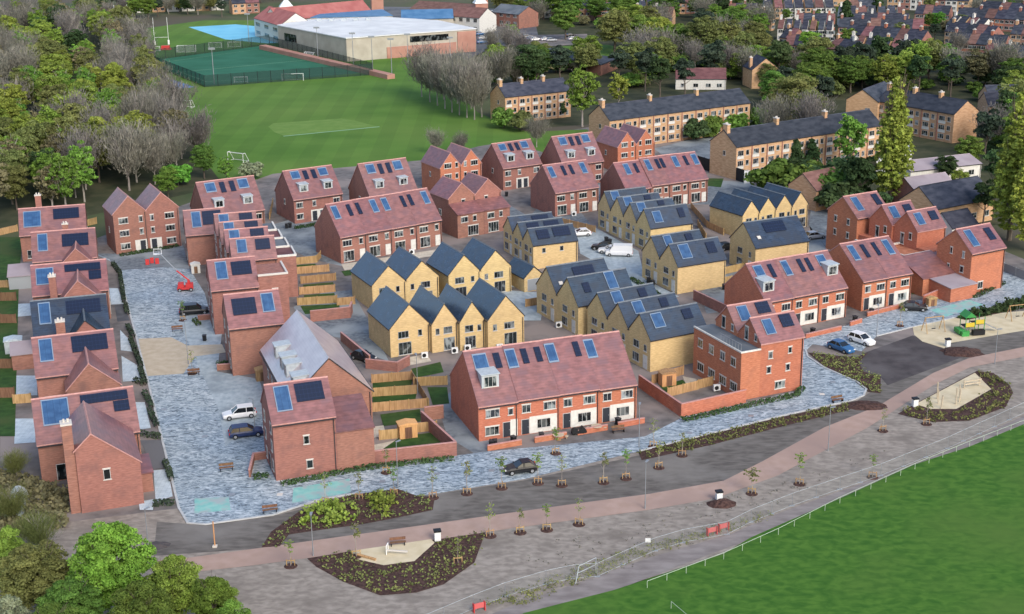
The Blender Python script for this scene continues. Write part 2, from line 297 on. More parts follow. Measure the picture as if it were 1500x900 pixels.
sheet('playing_field', [(700, 945), (767, 899), (900, 865), (1060, 812), (1100, 788), (1228, 732), (1340, 681), (1420, 655), (1500, 622), (1620, 580), (2000, 450), (1900, 1100), (800, 1100)], .055, 'field_near')
bedA = [(383, 803), (397, 780), (437, 751), (471, 737), (519, 725), (583, 717), (610, 727), (637, 729), (634, 748), (583, 759), (530, 769), (477, 776), (423, 784), (410, 801)]
bedB = [(450, 819), (498, 811), (515, 808), (640, 791), (711, 781), (695, 825), (650, 857), (610, 869), (557, 873), (503, 853), (463, 831)]
bedC = [(1315, 607), (1341, 592), (1431, 544), (1455, 547), (1479, 565), (1484, 576), (1473, 597), (1420, 617), (1367, 619), (1335, 612)]
bedD = [(1183, 517), (1225, 522), (1255, 524), (1272, 517), (1258, 532), (1265, 545), (1290, 553), (1290, 577), (1272, 575), (1250, 558), (1207, 537)]
bedE = [(935, 663), (1140, 613), (1247, 590), (1245, 601), (1140, 627), (1040, 653), (940, 675)]
bedF = [(1400, 466), (1500, 437), (1540, 428), (1540, 440), (1500, 452), (1415, 470)]
for i, bb in enumerate((bedA, bedB, bedC, bedD, bedE, bedF)): sheet('mulch_bed', bb, .065, 'mulch')
sheet('bark_play_area', [(515, 808), (631, 791), (637, 796), (607, 823), (562, 829), (522, 820)], .075, 'sand')
sheet('sand_play_area', [(1341, 593), (1428, 547), (1452, 571), (1401, 600), (1364, 600)], .075, 'sand')
sheet('playground_sand', [(1337, 480), (1369, 472), (1415, 464), (1500, 456), (1560, 452), (1560, 478), (1500, 485), (1457, 492), (1393, 503), (1383, 511), (1351, 501), (1339, 491)], .06, 'sand')
sheet('artificial_pitch', [(213, 90), (395, 66), (545, 106), (300, 126)], .03, 'turf')
sheet('blue_court', [(276, 40), (345, 36), (410, 42), (430, 62), (392, 64), (330, 58)], .035, 'court_blue')
sheet('training_court', [(208, 92), (213, 103), (285, 128), (240, 133), (195, 108)], .04, 'court_dark')
def strip(name, pts, wd, z, m, h=0):
    """a band of width wd along ground pixels"""
    q = [P(*p) for p in pts]; Lf = []; Rt = []
    for i, p in enumerate(q):
        d = (q[min(i + 1, len(q) - 1)] - q[max(i - 1, 0)]); d.z = 0; d.normalize(); n = Vector((-d.y, d.x, 0)) * wd / 2
        Lf.append(p + n); Rt.append(p - n)
    mb = MB(); k = len(q)
    for i in range(k - 1):
        a, b, c, d = Rt[i], Rt[i + 1], Lf[i + 1], Lf[i]
        if h:
            mb.add([(p.x, p.y, z) for p in (a, b, c, d)] + [(p.x, p.y, z + h) for p in (a, b, c, d)], [(4, 5, 6, 7), (0, 1, 5, 4), (2, 3, 7, 6), (3, 0, 4, 7), (1, 2, 6, 5)])
        else: mb.add([(p.x, p.y, z) for p in (a, b, c, d)], [(0, 1, 2, 3)])
    return build(mb, name, m)
for pts in ([(165, 385), (175, 402), (217, 560), (262, 745), (275, 767), (301, 769), (400, 755), (471, 732), (519, 724)], [(935, 662), (1140, 611), (1249, 587), (1265, 580), (1269, 571), (1255, 560), (1207, 539), (1183, 523), (1180, 513)], [(1284, 493), (1335, 480), (1390, 468), (1500, 437), (1560, 428)]):
    strip('kerb', pts, .28, 0, 'kerb', .14)['kind'] = 'structure'
for pts in ([(302, 120), (230, 93), (395, 70), (533, 106), (302, 120)], [(265, 106), (462, 87)]):
    strip('pitch_marking', pts, .35, .042, 'turf_line')['kind'] = 'structure'
strip('pitch_marking', [(415, 200), (556, 186)], .8, .035, 'turf_line')['kind'] = 'structure'

# ------------------------------------------------------------------ house kit
_wc = {}
def window_meshes(w, h, kind):
    k = (round(w, 2), round(h, 2), kind)
    if k in _wc: return _wc[k]
    fm = {'w': 'frame_white', 'g': 'frame_grey', 'p': 'frame_grey'}[kind[0]]
    a = .055; y0, y1 = -.05, .02
    f = MB(); f.box(0, y0, 0, w, y1, a).box(0, y0, h - a, w, y1, h).box(0, y0, a, a, y1, h - a).box(w - a, y0, a, w, y1, h - a)
    n = max(1, int(round(w / .65)))
    for i in range(1, n): f.box(w * i / n - .025, y0, a, w * i / n + .025, y1, h - a)
    f.box(-.1, -.10, -.09, w + .1, .0, -.003, 1)
    if kind.endswith('s'): f.box(-.08, -.045, h + .003, w + .08, .0, h + .16, 1)
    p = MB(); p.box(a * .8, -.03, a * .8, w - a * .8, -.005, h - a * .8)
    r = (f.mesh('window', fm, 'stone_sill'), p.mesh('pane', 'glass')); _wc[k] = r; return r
def place(face, u, z, W, D, off=.012):
    return {'F': ((u, -off, z), 0), 'B': ((u, D + off, z), math.pi), 'L': ((-off, u, z), -math.pi / 2), 'R': ((W + off, u, z), math.pi / 2)}[face]
def add_window(root, face, u, z, w, h, W, D, kind='w', part='window'):
    """u = left edge seen from outside for F and R, from the other end for L and B handled by caller"""
    mw, mp = window_meshes(w, h, kind)
    if face == 'L': u = u + w
    if face == 'B': u = u + w
    loc, rz = place(face, u, z, W, D)
    o = link(part, mw, root, loc, rz); link('pane', mp, o); return o
_dc = {}
def add_door(root, face, u, w, h, W, D, m='door_dark', z=.15):
    k = (w, h, m)
    if k not in _dc:
        b = MB(); b.box(0, -.05, 0, w, .01, h); b.box(-.07, -.035, 0, 0, .01, h + .07, 1).box(w, -.035, 0, w + .07, .01, h + .07, 1).box(0, -.035, h, w, .01, h + .07, 1)
        hd = MB(); hd.box(w * .82, -.09, h * .45, w * .9, -.05, h * .5)
        _dc[k] = (b.mesh('door', m, 'frame_white'), hd.mesh('handle', 'steel'))
    if face in 'LB': u = u + w
    loc, rz = place(face, u, z, W, D)
    o = link('door', _dc[k][0], root, loc, rz); link('handle', _dc[k][1], o); return o
def add_panel(root, face, u, z, w, h, W, D, m='render_white'):
    b = MB(); b.box(0, -.03, 0, w, .01, h)
    if face in 'LB': u = u + w
    loc, rz = place(face, u, z, W, D, .0)
    return build(b, 'render_panel', m, root, loc, rz)

FOOT = []
def house(org, ang, W, D, he, hr, ridge='x', wall='brick_red', roof='tile_red', label='', cat='house', group=None, name='house',
          wins=(), doors=(), panels=(), dormers=(), chims=(), frac=.5, heL=None, heR=None, vg=.12, local=(0, 0), whites=(), gut=True, kind='w', cap=None):
    """org: ground corner, ang degrees of the front wall; wins: (face,u,z,w,h[,kind])"""
    a = R(ang); ox = org[0] + local[0] * math.cos(a) - local[1] * math.sin(a); oy = org[1] + local[0] * math.sin(a) + local[1] * math.cos(a)
    root = empty(name, (ox, oy, 0), a, label, cat, group); FOOT.append((ox, oy, a, W, D))
    heL = he if heL is None else heL; heR = he if heR is None else heR
    S = D if ridge == 'x' else W           # span across the ridge
    prof = [(0, -.3), (S, -.3), (S, heR), (S * frac, hr), (0, heL)]
    b = MB()
    if ridge == 'x': b.prism([(0, y, z) for y, z in prof][::-1], (W, 0, 0))
    else: b.prism([(x, 0, z) for x, z in prof], (0, D, 0))
    build(b, 'wall', wall, root)
    # roof slabs
    rid = 'ridge_red' if roof == 'tile_red' else ('ridge_slate' if roof == 'tile_slate' else roof)
    b = MB(); th = .16; oh = .28
    def q(s, l, z): return (l, s, z) if ridge == 'x' else (s, l, z)
    Lr = W if ridge == 'x' else D
    for (s0, z0, s1, z1) in ((0, heL, S * frac, hr), (S, heR, S * frac, hr)):
        dx = s1 - s0; dz = z1 - z0; ln = math.hypot(dx, dz); ex = dx / ln * oh; ez = dz / ln * oh
        sa, za = s0 - ex, z0 - ez + .01; sb, zb = s1, z1 + .01
        lo = [q(sa, -vg, za), q(sa, Lr + vg, za), q(sb, Lr + vg, zb), q(sb, -vg, zb)]
        hi = [q(sa, -vg, za + th * 1.1), q(sa, Lr + vg, za + th * 1.1), q(sb, Lr + vg, zb + th * 1.1), q(sb, -vg, zb + th * 1.1)]
        b.add(lo + hi, [(0, 1, 2, 3), (7, 6, 5, 4)], 0); b.add(lo + hi, [(0, 4, 5, 1), (1, 5, 6, 2), (3, 2, 6, 7), (0, 3, 7, 4)], 1)
    rf = build(b, 'roof', (roof, 'ridge_red' if roof == 'tile_red' else 'gutter'), root)
    b = MB(); zt = hr + th * 1.1
    for s_ in (-1, 1): pass
    b.prism([q(S * frac - .14, -vg - .02, zt - .08), q(S * frac + .14, -vg - .02, zt - .08), q(S * frac, -vg - .02, zt + .09)][::(1 if ridge == 'y' else -1)], ((Lr + 2 * vg + .04, 0, 0) if ridge == 'x' else (0, Lr + 2 * vg + .04, 0)))
    build(b, 'ridge_tiles', rid, rf)
    if gut:
        for (s0, hh, sg) in ((0, heL, -1), (S, heR, 1)):
            b = MB(); slope = (hr - hh) / max(.1, abs(S * frac - s0)); zz = hh - .06 - slope * .2
            x0, x1 = sorted((s0 + sg * .26, s0 + sg * .40))
            if ridge == 'x': b.box(0, x0, zz - .07, W, x1, zz + .05)
            else: b.box(x0, 0, zz - .07, x1, D, zz + .05)
            build(b, 'gutter', 'gutter', root)
    if name not in ('suburban_house', 'block_of_flats', 'school_building', 'garage'):
        k_ = (round(he, 1),)
        if ('dp',) + k_ not in _wc:
            b = MB(); b.box(-.05, -.13, 0, .05, -.03, he - .15); _wc[('dp',) + k_] = b.mesh('downpipe', 'gutter')
        link('downpipe', _wc[('dp',) + k_], root, (W - .25, -.002, 0))
    for i in whites: add_panel(root, *i[:5], W, D)
    for i in wins: add_window(root, i[0], i[1], i[2], i[3], i[4], W, D, i[5] if len(i) > 5 else kind)
    for i in doors: add_door(root, i[0], i[1], i[2], 2.05, W, D, i[3] if len(i) > 3 else 'door_dark')
    def slope_pt(l, t, up, side=0):
        s0, z0 = ((0, heL), (S, heR))[side]; s = s0 + (S * frac - s0) * t; z = z0 + (hr - z0) * t
        n = Vector((-(hr - z0), abs(S * frac - s0))).normalized(); n = Vector((n.x * (1 if side == 0 else -1), n.y))
        return Vector(q(s + n.x * up, l, z + n.y * up))
    for pn in panels:          # (l0, l1, t0, t1, material, side)
        l0, l1, t0, t1, m = pn[:5]; side = pn[5] if len(pn) > 5 else 0
        lo = [slope_pt(l0, t0, th + .02, side), slope_pt(l1, t0, th + .02, side), slope_pt(l1, t1, th + .02, side), slope_pt(l0, t1, th + .02, side)]
        hi = [slope_pt(l0, t0, th + .12, side), slope_pt(l1, t0, th + .12, side), slope_pt(l1, t1, th + .12, side), slope_pt(l0, t1, th + .12, side)]
        b = MB(); fl = [(0, 3, 2, 1), (4, 5, 6, 7), (0, 1, 5, 4), (1, 2, 6, 5), (2, 3, 7, 6), (3, 0, 4, 7)]
        b.add(lo + hi, fl)
        nm = 'solar_panel' if m == 'pv' else 'roof_window'
        if m == 'pv_blue':
            b2 = MB(); lo = [slope_pt(l, t, th, side) for l, t in ((l0 - .12, t0 - .03), (l1 + .12, t0 - .03), (l1 + .12, t1 + .03), (l0 - .12, t1 + .03))]
            hi = [p + (slope_pt(l0, t0, 1, side) - slope_pt(l0, t0, 0, side)) * .09 for p in lo]
            b2.add(lo + hi, fl); fr = build(b2, 'roof_window', 'pv_edge', root); build(b, 'pane', m, fr)
        else: build(b, nm, m, root)
    for dm in dormers:         # (centre, width, height, t0)
        c, dw, dh, t0 = dm[:4]; side = dm[4] if len(dm) > 4 else 0
        s0, z0 = ((0, heL), (S, heR))[side]; dirn = 1 if side == 0 else -1; sl = (hr - z0) / abs(S * frac - s0)
        yf = abs(S * frac - s0) * t0; zb = z0 + sl * yf; ztp = zb + dh; yb = min(abs(S * frac - s0), yf + (dh + .1) / sl)
        def qq(s, l, z): return q(s0 + dirn * s, l, z)
        b = MB(); x0, x1 = c - dw / 2, c + dw / 2
        body = [qq(yf, x0, zb), qq(yf, x1, zb), qq(yb, x1, zb), qq(yb, x0, zb), qq(yf, x0, ztp), qq(yf, x1, ztp), qq(yb, x1, ztp + .1), qq(yb, x0, ztp + .1)]
        b.add(body, [(3, 2, 1, 0), (4, 5, 6, 7), (0, 1, 5, 4), (1, 2, 6, 5), (2, 3, 7, 6), (3, 0, 4, 7)])
        e = .12
        cp = [qq(yf - .2, x0 - e, ztp + .005), qq(yf - .2, x1 + e, ztp + .005), qq(yb, x1 + e, ztp + .11), qq(yb, x0 - e, ztp + .11)]
        cp += [Vector(p) + Vector((0, 0, .12)) for p in cp]
        b.add(cp, [(3, 2, 1, 0), (4, 5, 6, 7), (0, 1, 5, 4), (1, 2, 6, 5), (2, 3, 7, 6), (3, 0, 4, 7)])
        d = build(b, 'dormer', 'metal_pale', root)
        ww, wh = dw * .72, dh * .72; mw, mp = window_meshes(ww, wh, 'w')
        if ridge == 'x' and side == 0: loc, rz = (c - ww / 2, yf - .012, zb + dh * .16), 0
        elif ridge == 'y' and side == 0: loc, rz = (yf - .012, c + ww / 2, zb + dh * .16), -math.pi / 2
        else: loc, rz = (W - yf + .012, c - ww / 2, zb + dh * .16), math.pi / 2
        o = link('window', mw, d, loc, rz); link('pane', mp, o)
    for ch in chims:           # (x, y, w, d, ztop[, z0])
        x, y, cw, cd, zt_ = ch[:5]; z0 = ch[5] if len(ch) > 5 else he
        b = MB(); b.box(x, y, z0, x + cw, y + cd, zt_); c = build(b, 'chimney', wall, root)
        b = MB(); b.box(x - .08, y - .08, zt_ + .002, x + cw + .08, y + cd + .08, zt_ + .18)
        for k in (.28, .72): b.bar((x + cw * k, y + cd / 2, zt_ + .18), (x + cw * k, y + cd / 2, zt_ + .55), .13, 8)
        build(b, 'chimney_cap', 'stone_sill', c)
    return root
def block(px, he):            # ground point under an eave corner seen at px
    p = P(px[0], px[1], he); return (p.x, p.y)
def annex(root, kindname, x0, y0, x1, y1, zf, zb, wall, roof, zl=None):
    """lean-to part of a house: mono-pitch from zf (front) to zb (back)"""
    b = MB(); b.prism([(x0, y0, -.3), (x0, y1, -.3), (x0, y1, zb), (x0, y0, zf)][::-1], (x1 - x0, 0, 0))
    w_ = build(b, kindname, wall, root)
    b = MB(); e = .18
    lo = [(x0 - e, y0 - e, zf - .02 ), (x1 + e, y0 - e, zf - .02), (x1 + e, y1, zb + .02), (x0 - e, y1, zb + .02)]
    hi = [(p[0], p[1], p[2] + .15) for p in lo]; lo = [(p[0], p[1], p[2] + .01) for p in lo]
    b.add(lo + hi, [(3, 2, 1, 0), (4, 5, 6, 7), (0, 1, 5, 4), (1, 2, 6, 5), (2, 3, 7, 6), (3, 0, 4, 7)])
    build(b, 'roof', roof, w_); return w_

# ------------------------------------------------------------------ west row: detached houses along the left edge
WG = 'detached houses in the left-hand row of the patterned street'
def cross_wing(root, x0, x1, proj, heL, heR, hr, frac, D, wall, roof, win=None, yb=None):
    b = MB(); W_ = x1 - x0
    b.prism([(x0, -proj, -.3), (x1, -proj, -.3), (x1, -proj, heR), (x0 + W_ * frac, -proj, hr), (x0, -proj, heL)], (0, proj - .003, 0))
    w_ = build(b, 'gable_wing', wall, root)
    b = MB(); yb = D * .42 if yb is None else yb
    for (s0, z0, s1) in ((x0, heL, x0 + W_ * frac), (x1, heR, x0 + W_ * frac)):
        ln = math.hypot(s1 - s0, hr - z0); ex = (s1 - s0) / ln * .3; ez = (hr - z0) / ln * .3
        lo = [(s0 - ex, -proj - .12, z0 - ez + .01), (s0 - ex, yb * (z0 / hr) * .2, z0 - ez + .01), (s1, yb, hr + .01), (s1, -proj - .12, hr + .01)]
        hi = [(p[0], p[1], p[2] + .18) for p in lo]
        b.add(lo + hi, [(0, 1, 2, 3), (7, 6, 5, 4)]); b.add(lo + hi, [(0, 4, 5, 1), (1, 5, 6, 2), (3, 2, 6, 7), (0, 3, 7, 4)], 1)
    rf = build(b, 'roof', (roof, 'ridge_red' if roof == 'tile_red' else 'gutter'), w_)
    b = MB(); rx = x0 + W_ * frac; b.prism([(rx - .14, -proj - .13, hr + .11), (rx + .14, -proj - .13, hr + .11), (rx, -proj - .13, hr + .28)], (0, proj + .13 + yb, 0))
    build(b, 'ridge_tiles', 'ridge_red' if roof == 'tile_red' else 'ridge_slate', rf)
    if win:
        mw, mp = window_meshes(win[2], win[3], 'ws'); o = link('window', mw, w_, (win[0], -proj - .012, win[1])); link('pane', mp, o)
    return w_
L1 = house(block((29, 345.6), 5.2), 15, 12.2, 9.5, 5.2, 9.2, panels=[(.9, 3.9, .3, .85, 'pv_blue'), (6.3, 11.1, .5, .9, 'pv')], chims=[(3.1, 6.2, 1.1, .8, 11.3, 7)],
           wins=[('R', 1.5, 3.4, 1.2, 1.1), ('R', 5.5, 3.4, 1.2, 1.1), ('R', 5.5, .9, 1.5, 1.2), ('F', 1, .6, 2.2, 1.6), ('F', 8.5, 3.4, 1, 1)], doors=[('R', 2.2, 1, 'render_white')],
           label='red house with a chimney behind its roof, farthest of the left row beside the wood', group=WG, name='detached_house')
L2 = house(block((48, 384), 5.2), 15, 11, 9.5, 5.2, 9.3, panels=[(1.1, 2.6, .35, .9, 'pv_blue'), (5.2, 9.8, .42, .85, 'pv')], chims=[(5.4, 5.2, 1, .7, 10.3, 8)],
           wins=[('R', 1.5, 3.4, 1.2, 1.1), ('R', 5.5, .9, 1.5, 1.2), ('F', .8, .6, 2.2, 1.6)], doors=[('R', 2.2, 1, 'render_white')],
           label='red house with a glass-roofed garden room, second from the wood in the left row', group=WG, name='detached_house')
cross_wing(L2, 4.6, 10.6, 2.5, 4.6, 4.6, 7.6, .5, 9.5, 'brick_red', 'tile_red')
annex(L2, 'garden_room', -4.6, 1.2, -.02, 5.8, 2.4, 3.4, 'frame_grey', 'roof_lavender')
L3 = house(block((48, 434), 5.2), 16, 12, 9.5, 5.2, 9.0, panels=[(.8, 3.4, .35, .85, 'pv_blue'), (5.3, 11.1, .68, .92, 'pv'), (9.1, 11.1, .36, .66, 'pv')], chims=[],
           wins=[('R', 1.5, 3.4, 1.2, 1.1), ('R', 5.5, .9, 1.5, 1.2), ('F', .8, .6, 2.2, 1.6)], doors=[('R', 2.2, 1, 'render_white')],
           label='red house with an L-shaped dark solar array just behind the slate-roofed house', group=WG, name='detached_house')
cross_wing(L3, 4.4, 11, 3.4, 4.8, 4.6, 8.0, .45, 9.5, 'brick_red', 'tile_red')
def side_stack(root, x, y, w_, d_, zt):
    b = MB(); b.box(x, y, -.3, x + w_, y + d_, zt); c = build(b, 'chimney', 'brick_red', root)
    b = MB(); b.box(x - .08, y - .08, zt + .002, x + w_ + .08, y + d_ + .08, zt + .2)
    b.bar((x + w_ * .3, y + d_ / 2, zt + .2), (x + w_ * .3, y + d_ / 2, zt + .6), .14, 8).bar((x + w_ * .7, y + d_ / 2, zt + .2), (x + w_ * .7, y + d_ / 2, zt + .6), .14, 8)
    build(b, 'chimney_cap', 'stone_sill', c)
side_stack(L3, 2.9, -3.2, 1.1, 1.3, 9.0)
L4 = house(block((50, 495), 5.2), 18, 11, 9.5, 5.2, 9.4, roof='tile_slate', panels=[(1.1, 2.6, .35, .9, 'pv_blue'), (5.0, 10.1, .52, .9, 'pv')], chims=[],
           wins=[('R', 1.5, 3.4, 1.2, 1.1), ('R', 5.5, .9, 1.5, 1.2), ('F', .8, .6, 2.2, 1.6)], doors=[('R', 2.2, 1, 'render_white')],
           label='detached house with the only dark slate roof in the left row', group=WG, name='detached_house')
cross_wing(L4, 4.6, 11, 3.0, 4.6, 4.6, 7.9, .45, 9.5, 'brick_red', 'tile_slate')
side_stack(L4, 3.3, -2.4, 1.3, 1.2, 7.9)
annex(L4, 'garden_room', -3.6, 1.0, -.02, 4.6, 2.4, 3.3, 'brick_red', 'roof_lavender')
L5 = house(block((53, 553), 5.2), 19, 11, 9.5, 5.2, 9.3, panels=[(.9, 2.5, .38, .92, 'pv_blue'), (5.2, 10.1, .5, .92, 'pv')],
           wins=[('R', 1.5, 3.4, 1.2, 1.1), ('R', 5.5, .9, 1.5, 1.2), ('F', .8, .6, 2.2, 1.6)], doors=[('R', 2.2, 1, 'render_white')],
           label='red house with a front gable and rectangular solar array, second nearest of the left row', group=WG, name='detached_house')
cross_wing(L5, 3.8, 10.9, 4.5, 4.3, 4.3, 7.7, .45, 9.5, 'brick_red', 'tile_red')
L6 = house(block((55, 652), 5.2), 20, 12.2, 9.5, 5.2, 9.3, panels=[(1.1, 4.1, .4, .93, 'pv_blue'), (5.7, 11.5, .74, .95, 'pv'), (9.6, 11.5, .48, .72, 'pv')],
           wins=[('R', 1.5, 3.4, 1.2, 1.1), ('R', 5.5, .9, 1.5, 1.2)], doors=[('F', 1.9, 2.6, 'glass')],
           label='nearest red house of the left row, brick gable and tall stack towards the mud', group=WG, name='detached_house')
cross_wing(L6, 4.0, 11.2, 10.6, 8.0, 5.5, 9.8, .27, 9.5, 'brick_red', 'tile_red', win=(6.9, 3.9, .8, 1.3), yb=.35)
side_stack(L6, 2.8, -10.3, 1.17, 1.4, 11.2)
annex(L6, 'porch', 11.22, -7.4, 12.7, -2.6, 2.5, 2.9, 'brick_red', 'tile_red')

# ------------------------------------------------------------------ east side of the patterned street
EG = 'red houses down the far side of the patterned street'
sw = lambda n: [('L', 1 + i * 2.2, z, .8, 1.2, 'ws') for i in range(n) for z in (.9, 3.7, 6.0)]
house(block((273, 345), 6.0), 16, 7.4, 7, 6.0, 9.8, panels=[(1.4, 2.9, .3, .9, 'pv_blue'), (3.3, 6.8, .35, .92, 'pv')], wins=[('L', 1.5, .9, .9, 1.3, 'ws'), ('L', 4, 3.5, .9, 1.2, 'ws')],
      doors=[('L', 4.0, 1)], label='red street house beside the twin-gabled pair, farthest of its side', group=EG, name='street_house')
o5 = block((340, 383), 7.5)
for i in range(4):
    nm = ('nearest', 'second nearest', 'third nearest', 'farthest')[i]
    u = house(o5, 16, 7.7, 5.6, 7.5 + .1 * (i % 2), 10.6 + .1 * (i % 2), vg=.02, local=(-.35 * i, 6.15 * i), panels=[(1.2, 2.7, .35, .92, 'pv_blue') if i == 0 else (.9, 2.5, .55, .95, 'pv_blue'), (4.3, 6.8, .4, .9, 'pv') if i == 0 else (4.5, 6.9, .6, .95, 'pv')],
          wins=[('L', 1, z, .9, 1.3, 'ws') for z in (.9, 3.5, 5.9)] + [('L', 3.4, z, .8, 1.2, 'ws') for z in (3.5, 5.9)], doors=[('L', 3.4, 1)],
          label=nm + ' of four stepped narrow red townhouses with a white-edged flat rear roof', group='stepped narrow red townhouses', name='town_house')
    b = MB(); b.box(7.72, .2, -.3, 11.0, 6.1, 7.4); ba = build(b, 'rear_block', 'brick_red', u)
    b = MB(); b.box(7.7, .15, 7.405, 11.1, .45, 7.75).box(10.8, .45, 7.405, 11.1, 6.14, 7.75); build(b, 'parapet', 'render_white', ba)
    b = MB(); b.box(7.74, .46, 7.403, 10.78, 6.1, 7.46); build(b, 'flat_roof', 'roof_grey' if i % 2 else 'tile_brown', ba)
u = house(block((310, 426), 7.5), 17, 7.5, 8, 7.5, 11.3, panels=[(1.2, 2.8, .35, .9, 'pv_blue'), (3.6, 6.8, .42, .88, 'pv')], wins=[('L', 1, z, .9, 1.3, 'ws') for z in (.9, 3.5, 5.9)] + [('L', 5.4, z, .8, 1.2, 'ws') for z in (3.5, 5.9)],
      doors=[('L', 3.4, 1)], label='three-storey red house with a brick rear block, between the stepped row and the black car', group=EG, name='street_house')
b = MB(); b.box(7.52, .3, -.3, 12.3, 7.4, 9.0); ba = build(b, 'rear_block', 'brick_red', u); b = MB(); b.box(7.5, .2, 9.002, 12.4, .5, 9.3).box(12.1, .5, 9.002, 12.4, 7.4, 9.3); build(b, 'parapet', 'stone_sill', ba)
mw, mp = window_meshes(.9, 1.1, 'ws'); o = link('window', mw, ba, (9.7, .288, 5.6)); link('pane', mp, o)
house(block((336, 481.6), 7.5), 18, 8.0, 8, 7.5, 11.4, panels=[(.9, 4.4, .35, .85, 'pv'), (5.4, 7.0, .38, .9, 'pv_blue')], wins=[('L', 1, z, .9, 1.3, 'ws') for z in (.9, 3.5, 5.9)] + [('L', 5.4, z, .8, 1.2, 'ws') for z in (3.5, 5.9)],
      doors=[('L', 3.4, 1)], label='three-storey red house with dark array left of blue roof window, behind the four dormers', group=EG, name='street_house')
p8 = P(544, 572, 5.8); a8 = R(19); W8 = 11.0; d8 = 21.5
org8 = (p8.x - W8 * math.cos(a8), p8.y - W8 * math.sin(a8))
house(org8, 19, W8, d8, 5.8, 11.0, 'y', panels=[], roof='tile_sky_sheen', dormers=[(t, 1.9, 2.0, .16) for t in (2.0, 7.0, 10.2, 14.8)], wins=[('F', 7.5, 3.2, .9, 1.2, 'ws')] + [('L', q_, 3.3, .9, 1.2, 'ws') for q_ in (1.5, 5, 9, 13, 16)],
      label='long steep-roofed block with four pale dormers beside the parked white car', group=EG, name='street_house')
u = house(block((399, 622), 7.6), 19, 7.8, 8, 7.6, 11.2, panels=[(1.0, 2.7, .3, .9, 'pv_blue'), (3.5, 7.0, .45, .93, 'pv')],
      wins=[('F', 3.7, 4.4, .7, 1.1, 'ws'), ('F', 3.9, 1.1, .8, 1.1, 'ws')] + [('L', q_, z, .9, 1.3, 'ws') for q_ in (1, 5.4) for z in (.9, 3.5, 5.9)], doors=[('L', 3.2, 1)],
      label='tall red corner house with a lower tiled wing at the bottom of the patterned street', group=EG, name='street_house')
annex(u, 'side_wing', 7.82, .02, 12.6, 7.0, 5.3, 7.2, 'brick_red', 'tile_red')

# ------------------------------------------------------------------ red houses at the back
NG = 'red houses along the back lane'
def twin(A, he, ang, W, D, hr, lab, low=False, wall='brick_red', st=3, zs=(.9, 3.5, 6.0), grp=None):
    o = block(A, he)
    for i in range(2):
        x = i * (W / 2); zz = [z for z in zs if z < he]
        house(o, ang, W / 2 - .02, D, he + .03 * i, hr + .03 * i, 'y', wall=wall, vg=.1 if i == 0 else .08, local=(x, 0), gut=False,
              wins=[('F', 1.0 if i == 0 else W / 2 - 2.8, z, 1.8, 1.1, 'ws') for z in zz] + [('F', W / 2 - 1.5 if i == 0 else .7, z, .7, 1.1, 'ws') for z in zz[1:]] + ([('L', D * .5, z, .7, 1.0, 'ws') for z in zz[1:2]] if i == 0 else []),
              whites=[('F', W / 2 - 2.6 if i == 0 else .3, .1, 2.3, 2.3)], doors=[('F', W / 2 - 1.6 if i == 0 else .6, 1, 'door_dark')],
              label=('left' if i == 0 else 'right') + ' half of the ' + lab, group=grp or NG, name='gabled_house')
twin((165, 315), 8.0, 27, 12.8, 8.6, 11.2, 'twin-gabled red pair facing the top of the patterned street')
twin((645, 247), 6.2, 30, 10.6, 9.5, 9.4, 'orange twin-gabled pair standing against the sports field', wall='brick_orange')
twin((905, 216), 6.2, 28, 10.6, 10, 9.4, 'twin-gabled pair in front of the tan flats', wall='brick_orange')
# twin gables with a low front roof
o = block((657, 292), 7.5)
for i in range(2):
    W2 = 6.2
    u = house(o, 32, W2 - .02, 7.6, 7.5 + .03 * i, 10.3 + .03 * i, 'y', local=(i * W2, 0), vg=.1, gut=False, wins=[('F', 2.2 if i else 3.0, 6.0, .8, 1.0, 'ws')] + ([('L', 3, 3.6, 1, 1.1, 'ws')] if i == 0 else []),
              label=('left' if i == 0 else 'right') + ' half of the red pair whose two gables rise over a low front roof', group=NG, name='gabled_house')
    b = MB(); b.prism([(.01, -3.4, -.3), (.01, -.003, -.3), (.01, -.003, 6.3), (.01, -3.4, 4.9)][::-1], (W2 - .04, 0, 0)); w_ = build(b, 'front_wing', 'brick_red', u)
    b = MB(); lo = [(-.1, -3.7, 4.82), (W2 - .02 + .1 * i, -3.7, 4.82), (W2 - .02 + .1 * i, -.01, 6.36), (-.1, -.01, 6.36)]; b.add(lo + [(p[0], p[1], p[2] + .16) for p in lo], [(3, 2, 1, 0), (4, 5, 6, 7), (0, 1, 5, 4), (1, 2, 6, 5), (2, 3, 7, 6), (3, 0, 4, 7)]); build(b, 'roof', 'tile_red', w_)
    for (x, z, ww, hh) in ((.8, 3.2, 1.6, 1.1), (3.6, 3.2, .8, 1.1), (1.0 if i else 2.4, .3, 2.4, 2.0)):
        mw, mp = window_meshes(ww, hh, 'ws'); q_ = link('window', mw, w_, (x, -3.412, z)); link('pane', mp, q_)
